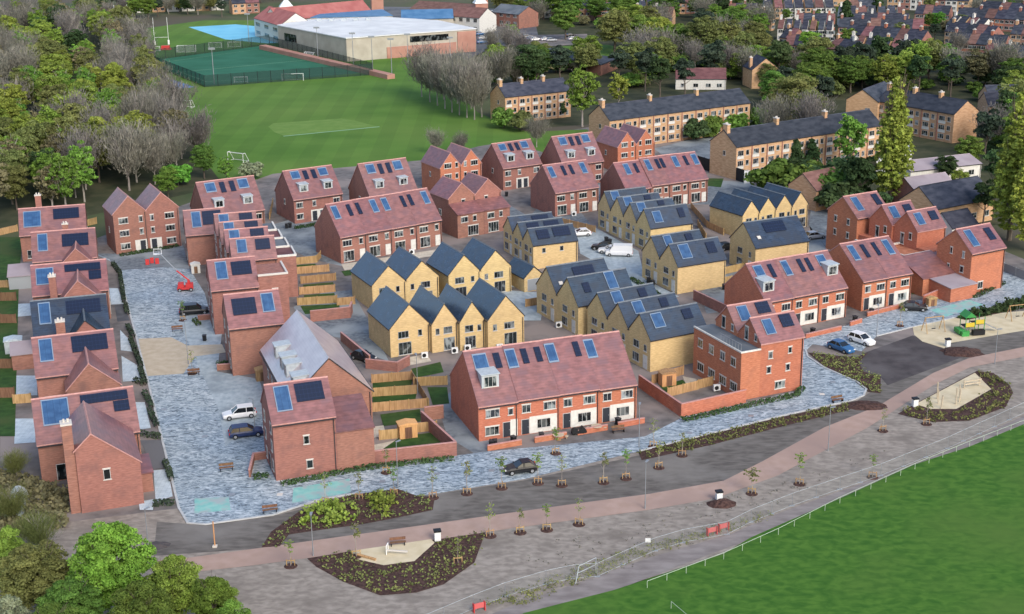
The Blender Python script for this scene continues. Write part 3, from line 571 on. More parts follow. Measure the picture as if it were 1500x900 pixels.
def dormer_house(A, he, ang, W, D, hr, lab, pan=True, grp=None, wall='brick_red'):
    return house(block(A, he), ang, W, D, he, hr, wall=wall, panels=[(W * .13, W * .29, .70, .93, 'pv_blue'), (W * .37, W * .46, .62, .93, 'pv'), (W * .54, W * .63, .62, .93, 'pv'), (W * .70, W * .86, .70, .93, 'pv_blue')],
        dormers=[(W * .26, 2.0, 1.7, .2), (W * .76, 2.0, 1.7, .2)],
        wins=[('F', .5, z, 1.5, 1.1, 'ws') for z in (.9, 3.3)] + [('F', W - 2.1, z, 1.5, 1.1, 'ws') for z in (.9, 3.3)] + [('F', W * .38, 3.3, .8, 1.1, 'ws'), ('L', D * .45, 3.3, .7, 1, 'ws')],
        whites=[('F', W * .34, .1, W * .32, 2.4)], doors=[('F', W * .37, 1), ('F', W * .53, 1)], label=lab, group=grp or 'red houses with two box dormers', name='dormer_house')
dormer_house((303, 318), 5.2, 29, 12.0, 11, 11.0, 'two-dormer red house nearest the wood, behind the stepped townhouses')
dormer_house((430, 293), 5.2, 30, 11.0, 10.5, 10.2, 'two-dormer red house behind the left end of the long red terrace')
dormer_house((542, 289), 5.2, 31, 11.2, 10.5, 11.2, 'two-dormer red house directly behind the long red terrace roof')
dormer_house((737, 247), 5.2, 30, 10.2, 10, 9.9, 'two-dormer red house right of the orange twin gables by the sports field')
dormer_house((825, 243), 5.2, 28, 10.8, 10.5, 10.9, 'two-dormer red house left of the twin gables before the tan flats')
def terrace(A, he, ang, widths, D, hr, seq, labs, wall='brick_red', steps=None, front=None, grp=None, extra=None, pt=(.55, .9)):
    o = block(A, he); x = 0
    for i, wd in enumerate(widths):
        st = steps[i] if steps else .04 * (i % 2)
        pan = []
        for c in seq[i]:
            f, m = c[0], c[1]; ww = c[2] if len(c) > 2 else (.95 if m == 'b' else .8)
            pan.append((f * wd - ww / 2 * (1.15 if m == 'b' else 1), f * wd + ww / 2 * (1.15 if m == 'b' else 1), c[3] if len(c) > 3 else pt[0], pt[1], 'pv_blue' if m == 'b' else 'pv'))
        kw = dict(front(i, wd)); kw.update((extra or {}).get(i, {}))
        house(o, ang, wd - .02, D, he + st, hr + st, wall=wall, local=(x, 0), vg=.012 if 0 < i < len(widths) - 1 else .03, panels=pan, label=labs[i], group=grp, name='terraced_house', **kw)
        x += wd
fr2 = lambda i, wd: dict(wins=[('F', .6, .3, 2.2, 2.0, 'ws'), ('F', .5, 3.3, 1.9, 1.1, 'ws'), ('F', wd - 1.6, 3.3, .8, 1.1, 'ws')], doors=[('F', wd - 1.5, 1, 'render_white')])
terrace((498, 348), 5.2, 34, (5.6, 5.6, 5.6, 5.6), 10.5, 10.4, [[(.22, 'b'), (.75, 'p')], [(.1, 'p'), (.7, 'b')], [(.15, 'b'), (.85, 'p')], [(.15, 'p'), (.75, 'b')]],
        ['left-end house of the long red terrace with eight roof panels', 'house second from the left in the long red terrace with eight roof panels', 'house second from the right in the long red terrace with eight roof panels', 'right-end house of the long red terrace with eight roof panels'],
        front=fr2, grp='long red terrace behind the yellow gables', extra={0: dict(chims=())})
terrace((813, 283), 5.2, 28, (5.4, 5.4), 10.7, 10.0, [[(.25, 'b'), (.8, 'p')], [(.15, 'p'), (.7, 'b')]], ['left house of the red pair whose plain roof rises behind the first yellow row', 'right house of the red pair whose plain roof rises behind the first yellow row'], front=fr2, grp='plain red pair on the back lane')
terrace((917, 277), 5.2, 26, (6.4, 4.8, 4.8, 4.8), 11, 10.0, [[(.4, 'b'), (.75, 'p')], [(.3, 'b'), (.8, 'p')], [(.05, 'p'), (.75, 'b')], [(.3, 'p'), (.8, 'b')]],
        ['slightly lower left-end house of the red terrace below the tan flats', 'second house from the left of the red terrace below the tan flats', 'third house from the left of the red terrace below the tan flats', 'right-end house of the red terrace below the tan flats'],
        steps=(-.35, .0, .04, .0), front=fr2, grp='red terrace below the tan flats')

# ------------------------------------------------------------------ yellow houses
def ywin(W, i, face='F', u0=0.0, up=False):
    a, b_ = (W * .2, W * .7) if i % 2 == 0 else (W * .45, W * .14)
    r = [(face, a, 2.9, min(1.7, W * .33), 1.1, 'g'), (face, b_, 2.9, .65, 1.0, 'g'), (face, a, .2, min(2.1, W * .42), 2.0, 'g')]
    return r
def yrow_front(A, he, ang, widths, D, hr, labs, grp, sets=None, dh=None):
    o = block(A, he); x = 0
    for i, wd in enumerate(widths):
        sb = sets[i] if sets else 0; hh = dh[i] if dh else 0
        house(o, ang, wd - .02, D, he + .03 * (i % 2), hr + hh + .03 * (i % 2), 'y', wall='brick_yellow', roof='tile_slate', local=(x, sb), vg=.07, gut=False,
              wins=ywin(wd, i), label=labs[i], group=grp, name='yellow_house'); x += wd
yrow_front((571, 483), 4.6, 24, (6.5, 4.3, 4.2, 6.2), 10.4, 8.1, ['leftmost of the four yellow gables facing the small lawns', 'second from left of the four yellow gables facing the small lawns', 'third from left of the four yellow gables facing the small lawns', 'rightmost of the four yellow gables facing the small lawns'],
           'front row of four yellow gabled houses', sets=(0, -.9, -1.8, -3.0), dh=(.0, -.45, -.45, 0.1))
yrow_front((545, 419), 4.6, 26, (6.1, 6.1), 10.2, 7.6, ['left gable of the yellow pair at the left of the middle cluster', 'right gable of the yellow pair at the left of the middle cluster'], 'left yellow gabled pair')
yrow_front((657, 404), 4.6, 26, (6.0, 6.0), 9.4, 7.8, ['left gable of the yellow pair beside the small slate garage', 'right gable of the yellow pair beside the small slate garage'], 'yellow gabled pair by the garage')
yrow_front((1088, 316), 4.8, 31, (4.3, 4.3, 4.3, 4.3), 10.2, 7.4, ['leftmost yellow gable of the row under the dark hedge', 'second yellow gable from the left under the dark hedge', 'third yellow gable from the left under the dark hedge', 'rightmost yellow gable of the row under the dark hedge'], 'back row of four yellow gables')
def yrow_side(A, he, ang, n, W, D, hr, labs, grp, pans, roofside=0):
    o = block(A, he)
    for i in range(n):
        house(o, ang, W, D - .02, he + .03 * (i % 2), hr + .03 * (i % 2), 'x', wall='brick_yellow', roof='tile_slate', local=(0, i * D), vg=.1, gut=False, panels=pans[i],
              wins=[('L', D * .16, 2.9, .7, 1.0, 'g'), ('L', D * .5, 2.9, min(1.5, D * .3), 1.1, 'g'), ('L', D * .5, .7, min(1.7, D * .33), 1.3, 'g')] + ([('F', W * .2, 3, .7, .9, 'g'), ('F', W * .6, 3, .7, .9, 'g')] if i == 0 and grp.startswith('yellow row left') else []),
              doors=[('L', D * .14, 1, 'render_white')], label=labs[i], group=grp, name='yellow_house')
yrow_side((781, 360), 4.6, 22, 3, 9.0, 4.9, 7.1, ['nearest yellow house of the three left of the car court', 'middle yellow house of the three left of the car court', 'farthest yellow house of the three left of the car court'], 'yellow row left of the car court',
          [[(1.3, 3.7, .3, .85, 'pv'), (4.6, 8.0, .35, .9, 'pv')], [(1.5, 3.9, .5, .9, 'pv'), (5, 8, .5, .9, 'pv')], [(4.6, 8, .5, .9, 'pv')]])
yrow_side((953, 335), 4.9, 24, 4, 9.3, 5.4, 8.0, ['nearest of the four yellow houses behind the parked vans', 'second nearest of the four yellow houses behind the parked vans', 'third nearest of the four yellow houses behind the parked vans', 'farthest of the four yellow houses behind the parked vans'], 'yellow row behind the vans',
          [[(1.4, 3.0, .25, .8, 'pv_blue'), (6.9, 8.2, .35, .85, 'pv')], [(1.2, 2.8, .5, .95, 'pv_blue'), (5.8, 7.2, .7, .95, 'pv')], [(1.2, 2.8, .5, .95, 'pv_blue'), (5.8, 7.2, .7, .95, 'pv')], [(1.2, 2.8, .5, .95, 'pv_blue')]])
yrow_side((993, 391), 5.0, 26, 2, 10.0, 5.9, 8.2, ['nearer house of the yellow pair right of the car court', 'farther house of the yellow pair right of the car court'], 'yellow pair right of the car court',
          [[(1.5, 3.4, .3, .9, 'pv_blue'), (7, 8.8, .35, .85, 'pv')], [(2.2, 3.6, .5, .93, 'pv_blue'), (6.6, 8, .55, .9, 'pv')]])
yrow_side((1107, 364), 5.0, 24, 1, 11.6, 8.5, 8.7, ['single wide yellow house with one large solar array beside the boat-shaped car'], 'lone yellow house', [[(3.5, 8.0, .5, .9, 'pv'), (1.2, 1.9, .3, .42, 'stone_sill')]])
yrow_side((847, 449), 5.0, 27, 2, 10.8, 7.0, 8.7, ['nearer yellow house with one tall blue roof window beside the small slate garage court', 'farther yellow house with a wide dark array beside the small slate garage court'], 'yellow pair above the garage court',
          [[(2.0, 3.2, .4, .75, 'pv'), (6.6, 8.2, .4, .97, 'pv_blue')], [(4.3, 8.2, .5, .85, 'pv'), (1.0, 1.7, .3, .42, 'stone_sill')]])
yrow_side((953, 499), 5.0, 28, 3, 10.2, 6.0, 8.2, ['nearest yellow house, its blank side wall over the walled gardens', 'middle yellow house of the row of three above the walled gardens', 'farthest yellow house of the row of three above the walled gardens'], 'yellow row above the walled gardens',
          [[(1.6, 3.3, .4, .9, 'pv_blue'), (7, 8.6, .5, .88, 'pv')], [(2.2, 3.8, .5, .93, 'pv_blue'), (7, 8.4, .55, .9, 'pv')], [(2.2, 3.8, .5, .93, 'pv_blue'), (7, 8.4, .55, .9, 'pv')]])
gp = P(768, 408, 2.6)
house((gp.x, gp.y), 28, 3.9, 7.0, 2.6, 4.4, 'y', wall='brick_yellow', roof='tile_slate', label='small slate-roofed yellow garage between the gabled pair and the lane', cat='garage', name='garage', doors=[('F', .7, 2.4, 'frame_grey')], gut=False)

# ------------------------------------------------------------------ orange-red houses on the right
fr1 = lambda i, wd: dict(wins=[('F', .55, 3.2, 1.2, 1.1, 'ws'), ('F', wd - 2.3, 3.2, 1.7, 1.1, 'ws'), ('F', wd * .4 + .3, .7, 1.9, 1.3, 'ws')], doors=[('F', .5, 1.0)], whites=[('F', 1.6, .1, wd - 2.0, 2.4)])
terrace((700.5, 594.7), 5.1, 19, (5.5, 5.9, 5.7, 5.5), 12.6, 10.5,
        [[(.36, 'b', 1.5, .66), (.78, 'p', .9, .62)], [(.13, 'b', 1.05, .6), (.45, 'p', .85, .62), (.78, 'p', .85, .62)], [(.1, 'b', 1.05, .6), (.75, 'p', .85, .62)], [(.1, 'b', 1.05, .6)]],
        ['left-end house of the front terrace, with the box dormer', 'second house from the left of the front terrace on the patterned street', 'third house from the left of the front terrace, motorbike at its door', 'right-end house of the front terrace beside the brick alley'],
        wall='brick_orange', steps=(-.12, 0, .04, -.08), front=fr1, grp='front terrace on the patterned street', extra={0: dict(dormers=[(2.3, 2.4, 2.0, .28)], wins=[('F', 1.0, 3.2, 1.9, 1.1, 'ws'), ('F', 4.1, 3.2, .7, .9, 'ws'), ('F', .9, .7, 1.9, 1.2, 'ws')], doors=[('F', 3.4, .95)], whites=[('F', 4.4, .1, 1.0, 2.4)])})
terrace((1121, 443), 5.2, 27, (5.6, 5.4, 5.6), 11, 10.0, [[(.3, 'b', 1.3, .66), (.72, 'p')], [(.25, 'b'), (.8, 'p')], [(.1, 'p'), (.6, 'b', 1.3, .66)]],
        ['left-end house of the two-dormer red terrace behind the roof-terrace corner house', 'middle house of the two-dormer red terrace behind the blue parked car', 'right-end house of the two-dormer red terrace behind the blue parked car'],
        wall='brick_orange', front=fr1, grp='two-dormer red terrace', extra={0: dict(dormers=[(1.5, 2.2, 1.9, .22)]), 2: dict(dormers=[(3.9, 2.2, 1.9, .34)])})
terrace((1264, 413), 5.2, 26, (5.3, 5.2), 13, 10.0, [[(.3, 'b'), (.75, 'p')], [(.2, 'p'), (.7, 'b')]], ['left house of the red pair between the two-dormer terrace and the dark parked car', 'right house of the red pair beside the dark parked car'],
        wall='brick_orange', front=fr1, grp='red pair by the dark car')
# roof-terrace corner house
u = house(block((1115, 504), 8.0), 24, 7.2, 5.8, 8.0, 10.8, 'x', wall='brick_orange', panels=[(1.5, 2.9, .3, .85, 'pv_blue'), (4.4, 6.3, .45, .95, 'pv')], gut=False,
          wins=[('F', 1.3, 5.6, .7, 1, 'ws'), ('F', 4.6, 5.9, .6, .9, 'ws'), ('F', 1.1, 3.4, .7, 1, 'ws'), ('F', 4.3, 3.3, .7, 1, 'ws'), ('F', 2.6, .8, 1.7, 1.1, 'ws'), ('L', 1.0, 8.0, .6, .9, 'ws'), ('L', 3.2, 7.55, .9, 1.9, 'ws')],
          label='nearer gable of the orange corner house with the white-edged roof terrace', group='roof-terrace corner houses', name='corner_house')
b = MB(); b.box(-3.2, -.02, -.3, -.003, 12.6, 7.1); ba = build(b, 'terrace_block', 'brick_orange', u)
b = MB(); b.box(-3.3, -.1, 7.102, 0, .12, 7.32).box(-3.3, .12, 7.102, -3.08, 12.6, 7.32); build(b, 'parapet', 'render_white', ba)
b = MB(); b.box(-3.07, .13, 7.101, -.01, 12.5, 7.2); build(b, 'flat_roof', 'roof_grey', ba)
for yy in (1.4, 4.2, 7.2, 10.2):
    for zz in (1.0, 4.6):
        mw, mp = window_meshes(1.2 if zz > 2 else 1.7, 1.2, 'ws'); q_ = link('window', mw, ba, (-3.212, yy + 1.1, zz), -math.pi / 2); link('pane', mp, q_)
b = MB()
for k in range(8): b.box(-3.0, .4 + k * .75, 7.21, -2.96, .44 + k * .75, 8.2)
b.box(-3.02, .4, 8.2, -2.94, 6, 8.27); build(b, 'railing', 'steel', ba)
house(block((1115, 504), 8.0), 24, 7.2, 5.8, 8.03, 10.9, 'x', wall='brick_orange', local=(0, 6.0), panels=[(1.3, 2.8, .35, .9, 'pv_blue'), (4.4, 6.6, .5, .95, 'pv')], gut=False, wins=[('L', 1.0, 7.7, .6, .9, 'ws'), ('L', 3.2, 7.5, .9, 1.7, 'ws')],
      label='farther gable of the orange corner house with the white-edged roof terrace', group='roof-terrace corner houses', name='corner_house')
# group at the far right
u = house(block((1256, 320), 7.8), 29, 8.2, 8.2, 7.8, 11.0, wall='brick_orange', panels=[(1.2, 2.6, .3, .88, 'pv_blue'), (6.2, 7.6, .4, .9, 'pv')], wins=[('L', q_, z, .7, 1.1, 'ws') for q_ in (2, 5.5) for z in (3.4, 6)] + [('L', 2, .8, 1.8, 1.2, 'ws')],
          label='tall orange-red house at the back of the right-hand cluster below the tall poplar', group='tall red houses at the right', name='tall_house')
b = MB(); b.box(.5, -9.0, -.3, 5.2, -.02, 4.6); ba = build(b, 'front_wing', 'brick_orange', u); b = MB(); b.box(.4, -9.1, 4.602, 5.3, -8.8, 4.95).box(5.0, -8.8, 4.602, 5.3, -.03, 4.95); build(b, 'parapet', 'stone_sill', ba)
annex(u, 'entrance_lean_to', -2.9, -8.4, .48, -1.2, 2.9, 3.9, 'brick_orange', 'tile_red')
for i in range(2):
    u = house(block((1344, 340), 7.8), 29, 7.0, 5.9, 7.8 + .03 * i, 10.8 + .03 * i, wall='brick_orange', local=(-.4 * i, 6.0 * i), vg=.1, gut=False, panels=[(1.1, 2.6, .3, .85, 'pv_blue'), (4.4, 6.2, .4, .85, 'pv')],
          wins=[('L', 1.3, 6.0, .7, 1.2, 'ws'), ('L', 3.2, 4.8, .9, 2.0, 'ws'), ('F', 2, 3.4, .8, 1.1, 'ws')],
          label=('nearer' if i == 0 else 'farther') + ' of the two tall gables behind the curved brick terrace wall', group='tall red houses at the right', name='tall_house')
    if i == 0:
        b = MB(); b.box(-6.2, -3.4, -.3, -.02, 9.2, 4.4); ba = build(b, 'side_wing', 'brick_orange', u)
        b = MB(); b.box(-6.3, -3.5, 4.402, -.02, -3.2, 5.2).box(-6.3, -3.2, 4.402, -6.0, 9.2, 5.2); build(b, 'parapet', 'stone_sill', ba)
        b = MB(); b.box(-.018, -3.4, -.3, 4.8, -.03, 4.9); build(b, 'front_wing', 'brick_orange', u)
        annex(u, 'low_wing', -1.2, -11.4, 3.8, -3.6, 3.0, 4.7, 'brick_orange', 'tile_red')
u = house(block((1424, 372), 7.4), 29, 8.0, 8, 7.4, 10.7, wall='brick_orange', panels=[(1.2, 2.6, .25, .88, 'pv_blue'), (5.6, 7.1, .35, .85, 'pv')],
      wins=[('L', 1.6, 6.2, .5, 1.1, 'ws'), ('L', 4.4, 6.4, .5, 1.1, 'ws'), ('L', 1.6, 3.6, .8, 1.1, 'ws'), ('L', 4.8, 3.4, .5, 1, 'ws'), ('L', 1.0, .8, 1.3, 1.1, 'ws'), ('F', 2.0, .8, 1.2, 1.2, 'ws')],
      label='tall orange-red house at the far right, beside the bend in the street', group='tall red houses at the right', name='tall_house')
annex(u, 'side_wing', -7.5, 3.4, -.02, 9.5, 3.1, 5.6, 'brick_orange', 'tile_red')
annex(u, 'glazed_lean_to', -6.0, -1.6, -.02, 3.38, 2.5, 3.0, 'brick_orange', 'roof_lavender')
# ------------------------------------------------------------------ vegetation kit
def leaf_mesh(name, cen, nrm, size, tint, material, aspect=1.0, jitter=.7):
    n = len(cen); nrm = nrm + rng.normal(0, jitter, (n, 3)); nrm /= np.linalg.norm(nrm, axis=1)[:, None] + 1e-9
    t = np.cross(nrm, rng.normal(0, 1, (n, 3))); t /= np.linalg.norm(t, axis=1)[:, None] + 1e-9
    bt = np.cross(nrm, t); s = size[:, None] * .5
    v = np.empty((n, 4, 3)); v[:, 0] = cen - t * s * aspect - bt * s * .6; v[:, 1] = cen + t * s * aspect * .8 - bt * s; v[:, 2] = cen + t * s * aspect + bt * s * .7; v[:, 3] = cen - t * s * aspect * .7 + bt * s
    me = bpy.data.meshes.new(name); me.vertices.add(n * 4); me.loops.add(n * 4); me.polygons.add(n)
    me.vertices.foreach_set('co', v.reshape(-1)); me.loops.foreach_set('vertex_index', np.arange(n * 4, dtype=np.int32))
    me.polygons.foreach_set('loop_start', np.arange(0, n * 4, 4, dtype=np.int32)); me.polygons.foreach_set('loop_total', np.full(n, 4, dtype=np.int32))
    me.update(calc_edges=True)
    at = me.attributes.new('tint', 'FLOAT', 'FACE'); at.data.foreach_set('value', tint.astype(np.float32))
    me.materials.append(M[material]); return me
def unit(n):
    v = rng.normal(0, 1, (n, 3)); return v / np.linalg.norm(v, axis=1)[:, None]
def crown_broad(name, h, r, base, n, leaf=.45, clumps=46, mt='leaf_mid', squash=1.0, shell=.75, narrow=0.0, crad=.3):
    c = unit(clumps); rad = rng.uniform(shell * .55, 1.0, clumps)[:, None]; c = c * rad
    hz = (h - base) / 2; c[:, 2] *= squash
    ctr = c * np.array([r, r, hz]) * (1 - crad * .6); ctr[:, 2] += base + hz
    if narrow:
        f = 1 - narrow * np.clip((ctr[:, 2] - base) / (h - base), 0, 1); ctr[:, 0] *= f; ctr[:, 1] *= f
    cr = r * crad * rng.uniform(.7, 1.35, clumps); ct = rng.uniform(.15, .85, clumps)
    k = rng.integers(0, clumps, n); d = unit(n); d[:, 2] = np.abs(d[:, 2]) * .9 - .25
    rr = (rng.uniform(.35, 1.05, n) ** .5)[:, None]
    p = ctr[k] + d * rr * cr[k][:, None] * np.array([1, 1, .85])
    out = d + np.array([0, 0, .35])
    return leaf_mesh(name, p, out, leaf * rng.uniform(.6, 1.4, n), np.clip(ct[k] + rng.normal(0, .18, n), 0, 1), mt)
def crown_bare(name, h, r, base, n, mt='leaf_bare', w_=.07, axes=22):
    # upright twig sprays gathered round a fan of main limbs
    az = rng.uniform(0, 2 * np.pi, axes); sp = rng.uniform(.15, 1.0, axes) ** .7; top = rng.uniform(.6, 1.0, axes)
    k = rng.integers(0, axes, n); t = rng.uniform(.12, 1, n) ** .75
    q = sp[k] * r * (t ** .8); z = base + (h - base) * top[k] * t
    p = np.stack([np.cos(az[k]) * q, np.sin(az[k]) * q, z], 1) + rng.normal(0, 1, (n, 3)) * (r * .17 * (.35 + t))[:, None]; m = n
    d = p - np.array([0, 0, base * .6]); d /= np.linalg.norm(d, axis=1)[:, None]; d = d * .8 + np.array([0, 0, .55]) + rng.normal(0, .4, (m, 3)); d /= np.linalg.norm(d, axis=1)[:, None]
    side = np.cross(d, rng.normal(0, 1, (m, 3))); side /= np.linalg.norm(side, axis=1)[:, None]
    L_ = rng.uniform(.5, 1.5, m)[:, None]; wv = w_ * rng.uniform(.6, 1.6, m)[:, None]
    v = np.empty((m, 4, 3)); v[:, 0] = p - side * wv; v[:, 1] = p + side * wv; v[:, 2] = p + d * L_ + side * wv * .4; v[:, 3] = p + d * L_ - side * wv * .4
    me = bpy.data.meshes.new(name); me.vertices.add(m * 4); me.loops.add(m * 4); me.polygons.add(m)
    me.vertices.foreach_set('co', v.reshape(-1)); me.loops.foreach_set('vertex_index', np.arange(m * 4, dtype=np.int32))
    me.polygons.foreach_set('loop_start', np.arange(0, m * 4, 4, dtype=np.int32)); me.polygons.foreach_set('loop_total', np.full(m, 4, dtype=np.int32)); me.update(calc_edges=True)
    ct = rng.uniform(.2, .8, axes); at = me.attributes.new('tint', 'FLOAT', 'FACE'); at.data.foreach_set('value', np.clip(ct[k] + rng.normal(0, .15, m), 0, 1).astype(np.float32)); me.materials.append(M[mt]); return me
def trunk_mesh(name, h, base, r, rt, mt='bark', limbs=9, up=.5, seed=0):
    rr = random.Random(seed); b = MB(); top = h * .8; n = 5; pr = Vector((0, 0, -.3)); pts = [pr]
    for i in range(1, n + 1): pts.append(Vector((rr.uniform(-.12, .12) * i, rr.uniform(-.12, .12) * i, top * i / n)))
    for i in range(n): b.bar(pts[i], pts[i + 1], rt * (1 - i / n * .85), 7, rt * (1 - (i + 1) / n * .85))
    for k in range(limbs):
        f = rr.uniform(.0, 1); z0 = base * .8 + (top - base * .8) * f * .85; a = rr.uniform(0, 6.283); ln = r * rr.uniform(.6, .95) * (1 - f * .35)
        p0 = Vector((0, 0, z0)); p1 = p0 + Vector((math.cos(a) * ln * .5, math.sin(a) * ln * .5, ln * up * .7)); p2 = p1 + Vector((math.cos(a + .3) * ln * .5, math.sin(a + .3) * ln * .5, ln * up * 1.1))
        b.bar(p0, p1, rt * .38, 5, rt * .24).bar(p1, p2, rt * .24, 4, rt * .08)
        p3 = p1 + Vector((math.cos(a - .7) * ln * .4, math.sin(a - .7) * ln * .4, ln * up * .9)); b.bar(p1, p3, rt * .18, 4, rt * .06)
    return b.mesh(name, mt)
SP = {}
def species(key, crown, trunk): SP.setdefault(key, []).append((crown, trunk))
for s in range(4):
    species('broad', crown_broad('crown', 15, 5.4, 2.6, 12000, .33, 130, shell=.85, crad=.22), trunk_mesh('trunk', 15, 4.5, 5, .32, seed=s))
for s in range(3):
    species('loose', crown_broad('crown', 15, 4.4, 2.4, 5200, .38, 110, shell=.7, crad=.2), trunk_mesh('trunk', 15, 3.5, 4.2, .26, 'bark_pale', 14, .9, seed=s + 10))
for s in range(4):
    species('bare', crown_bare('crown', 15.5, 6.0, 3.0, 3600), trunk_mesh('trunk', 17, 3.5, 5.0, .26, 'bark_pale', 22, 1.1, seed=s + 20))
for s in range(3):
    species('pine', crown_broad('crown', 16, 4.6, 5.5, 4200, .55, 34, squash=.95, shell=.7, crad=.32), trunk_mesh('trunk', 16, 6, 4, .34, seed=s + 30))
for s in range(2):
    species('conifer', crown_broad('crown', 9, 2.6, .4, 3600, .4, 60, narrow=.75, shell=.8, crad=.3), trunk_mesh('trunk', 8, 1, 1.2, .2, seed=s + 40))
    species('poplar', crown_broad('crown', 28, 5.9, .8, 30000, .36, 1400, narrow=.72, shell=.5, crad=.09), trunk_mesh('trunk', 30, 4, 3.5, .5, 'bark', 40, 2.2, seed=s + 50))
    species('near', crown_broad('crown', 12, 4.4, 1.5, 42000, .17, 240, shell=.8, crad=.19), trunk_mesh('trunk', 12, 3, 4, .22, 'bark', 16, .9, seed=s + 60))
for s in range(3):
    species('bush', crown_broad('crown', 3.4, 2.4, .1, 2400, .32, 30, shell=.7, crad=.36), trunk_mesh('trunk', 2.5, .3, 1.5, .1, seed=s + 70))
    species('nearbare', crown_bare('crown', 11, 4.2, 1.5, 7500, w_=.028, axes=34), trunk_mesh('trunk', 12, 2, 4, .16, 'bark_pale', 26, 1.0, seed=s + 80))
tree_meshes = {}
def tree(kind, x, y, h, leafm, label, group=None, name='tree', cat='tree', wide=1.0, k=None):
    v = SP[kind]; cm, tm = v[random.randrange(len(v)) if k is None else k % len(v)]
    H0 = {'broad': 15, 'loose': 15, 'bare': 17, 'pine': 16, 'conifer': 9, 'poplar': 28, 'near': 12, 'bush': 3.4, 'nearbare': 12}[kind]
    s = h / H0; root = empty(name, (x, y, 0), random.uniform(0, 6.28), label, cat, group); root.scale = (s * wide, s * wide, s)
    link('trunk', tm, root); c = link('crown', cm, root)
    c.material_slots[0].link = 'OBJECT'; c.material_slots[0].material = M['leaf_' + leafm]; return root
def treep(kind, px, py, h, leafm, label, group=None, **k):
    p = P(px, py); return tree(kind, p.x, p.y, h, leafm, label, group, **k)

# woodland on the left: trees one can tell apart by colour and state
def in_poly(x, y, poly):
    c = False; j = len(poly) - 1
    for i in range(len(poly)):
        xi, yi = poly[i]; xj, yj = poly[j]
        if (yi > y) != (yj > y) and x < (xj - xi) * (y - yi) / (yj - yi) + xi: c = not c
        j = i
    return c
wood_px = [(-60, 345), (-60, 30), (178, 34), (200, 60), (215, 95), (225, 125), (240, 150), (258, 180), (285, 222), (300, 250), (275, 272), (262, 270), (200, 276), (138, 302), (60, 318), (0, 328)]
wp = [(P(*p).x, P(*p).y) for p in wood_px]
sty = [('bare', 'bare', 'grey leafless tree in the woodland left of the sports field'), ('bare', 'barelilac', 'lilac-brown leafless tree in the woodland left of the sports field'),
       ('broad', 'lime', 'yellow-green tree in new leaf in the left-hand woodland'), ('loose', 'fresh', 'fresh green thin-leaved tree in the left-hand woodland'), ('broad', 'dark', 'dark evergreen tree in the left-hand woodland'),
       ('loose', 'brown', 'brown budding tree in the left-hand woodland'), ('broad', 'olive', 'dull olive tree in the left-hand woodland')]
ys = min(p[1] for p in wp); ye = max(p[1] for p in wp); row = 0; y = ys; nw = 0
while y < ye:
    st = 7.4 + (y - ys) / (ye - ys) * 6.2; x = -330 + (row % 2) * st / 2
    while x < -40:
        xx = x + random.uniform(-2.6, 2.6); yy = y + random.uniform(-2.4, 2.4)
        if in_poly(xx, yy, wp) and xx / yy > -.378 and nw < 298:
            near = yy < 330; edge = not in_poly(xx + 14, yy, wp)
            v = math.sin(xx * .045 + 1.3) + math.sin(yy * .03 + xx * .02)
            wts = [1.5, .6, 2.8, 3.4, .6, 1.2, 3.4]
            if near: wts = [1.5, .5, .2, 2.4, 5, 1.0, 2.8]
            elif v > .5: wts = [.8, .8, 4, 2.5, .5, 1, 2.5]
            elif v < -.6: wts = [2.6, 1.6, 1.0, 1.8, .8, 2, 2.2]
            if edge: wts = [2.4, 2.6, .6, 1.2, .2, 2, 1.6]
            kd, lf, lb = random.choices(sty, wts)[0]
            tree(kd, xx, yy, random.uniform(11, 16.5) * (.92 if kd != 'bare' else 1), lf, lb, 'woodland trees left of the sports field: ' + lf, name='woodland_tree', wide=random.uniform(.85, 1.15)); nw += 1
        x += st
    y += st * .87; row += 1
print('wood trees', nw)
treep('bush', 262, 272, 5.5, 'bright', 'bright green bush behind the twin-gabled pair at the wood edge', name='bush', cat='bush')
treep('broad', 247, 292, 8, 'fresh', 'round green tree directly behind the twin-gabled red pair')
treep('broad', 300, 262, 9, 'mid', 'green tree at the corner of the sports field behind the first two-dormer house')
treep('loose', 332, 268, 7, 'fresh', 'thin light-green tree beside the small goal at the wood edge')
treep('bush', 370, 262, 4.5, 'pale', 'pale bush between the small goal and the two-dormer houses', name='bush', cat='bush')

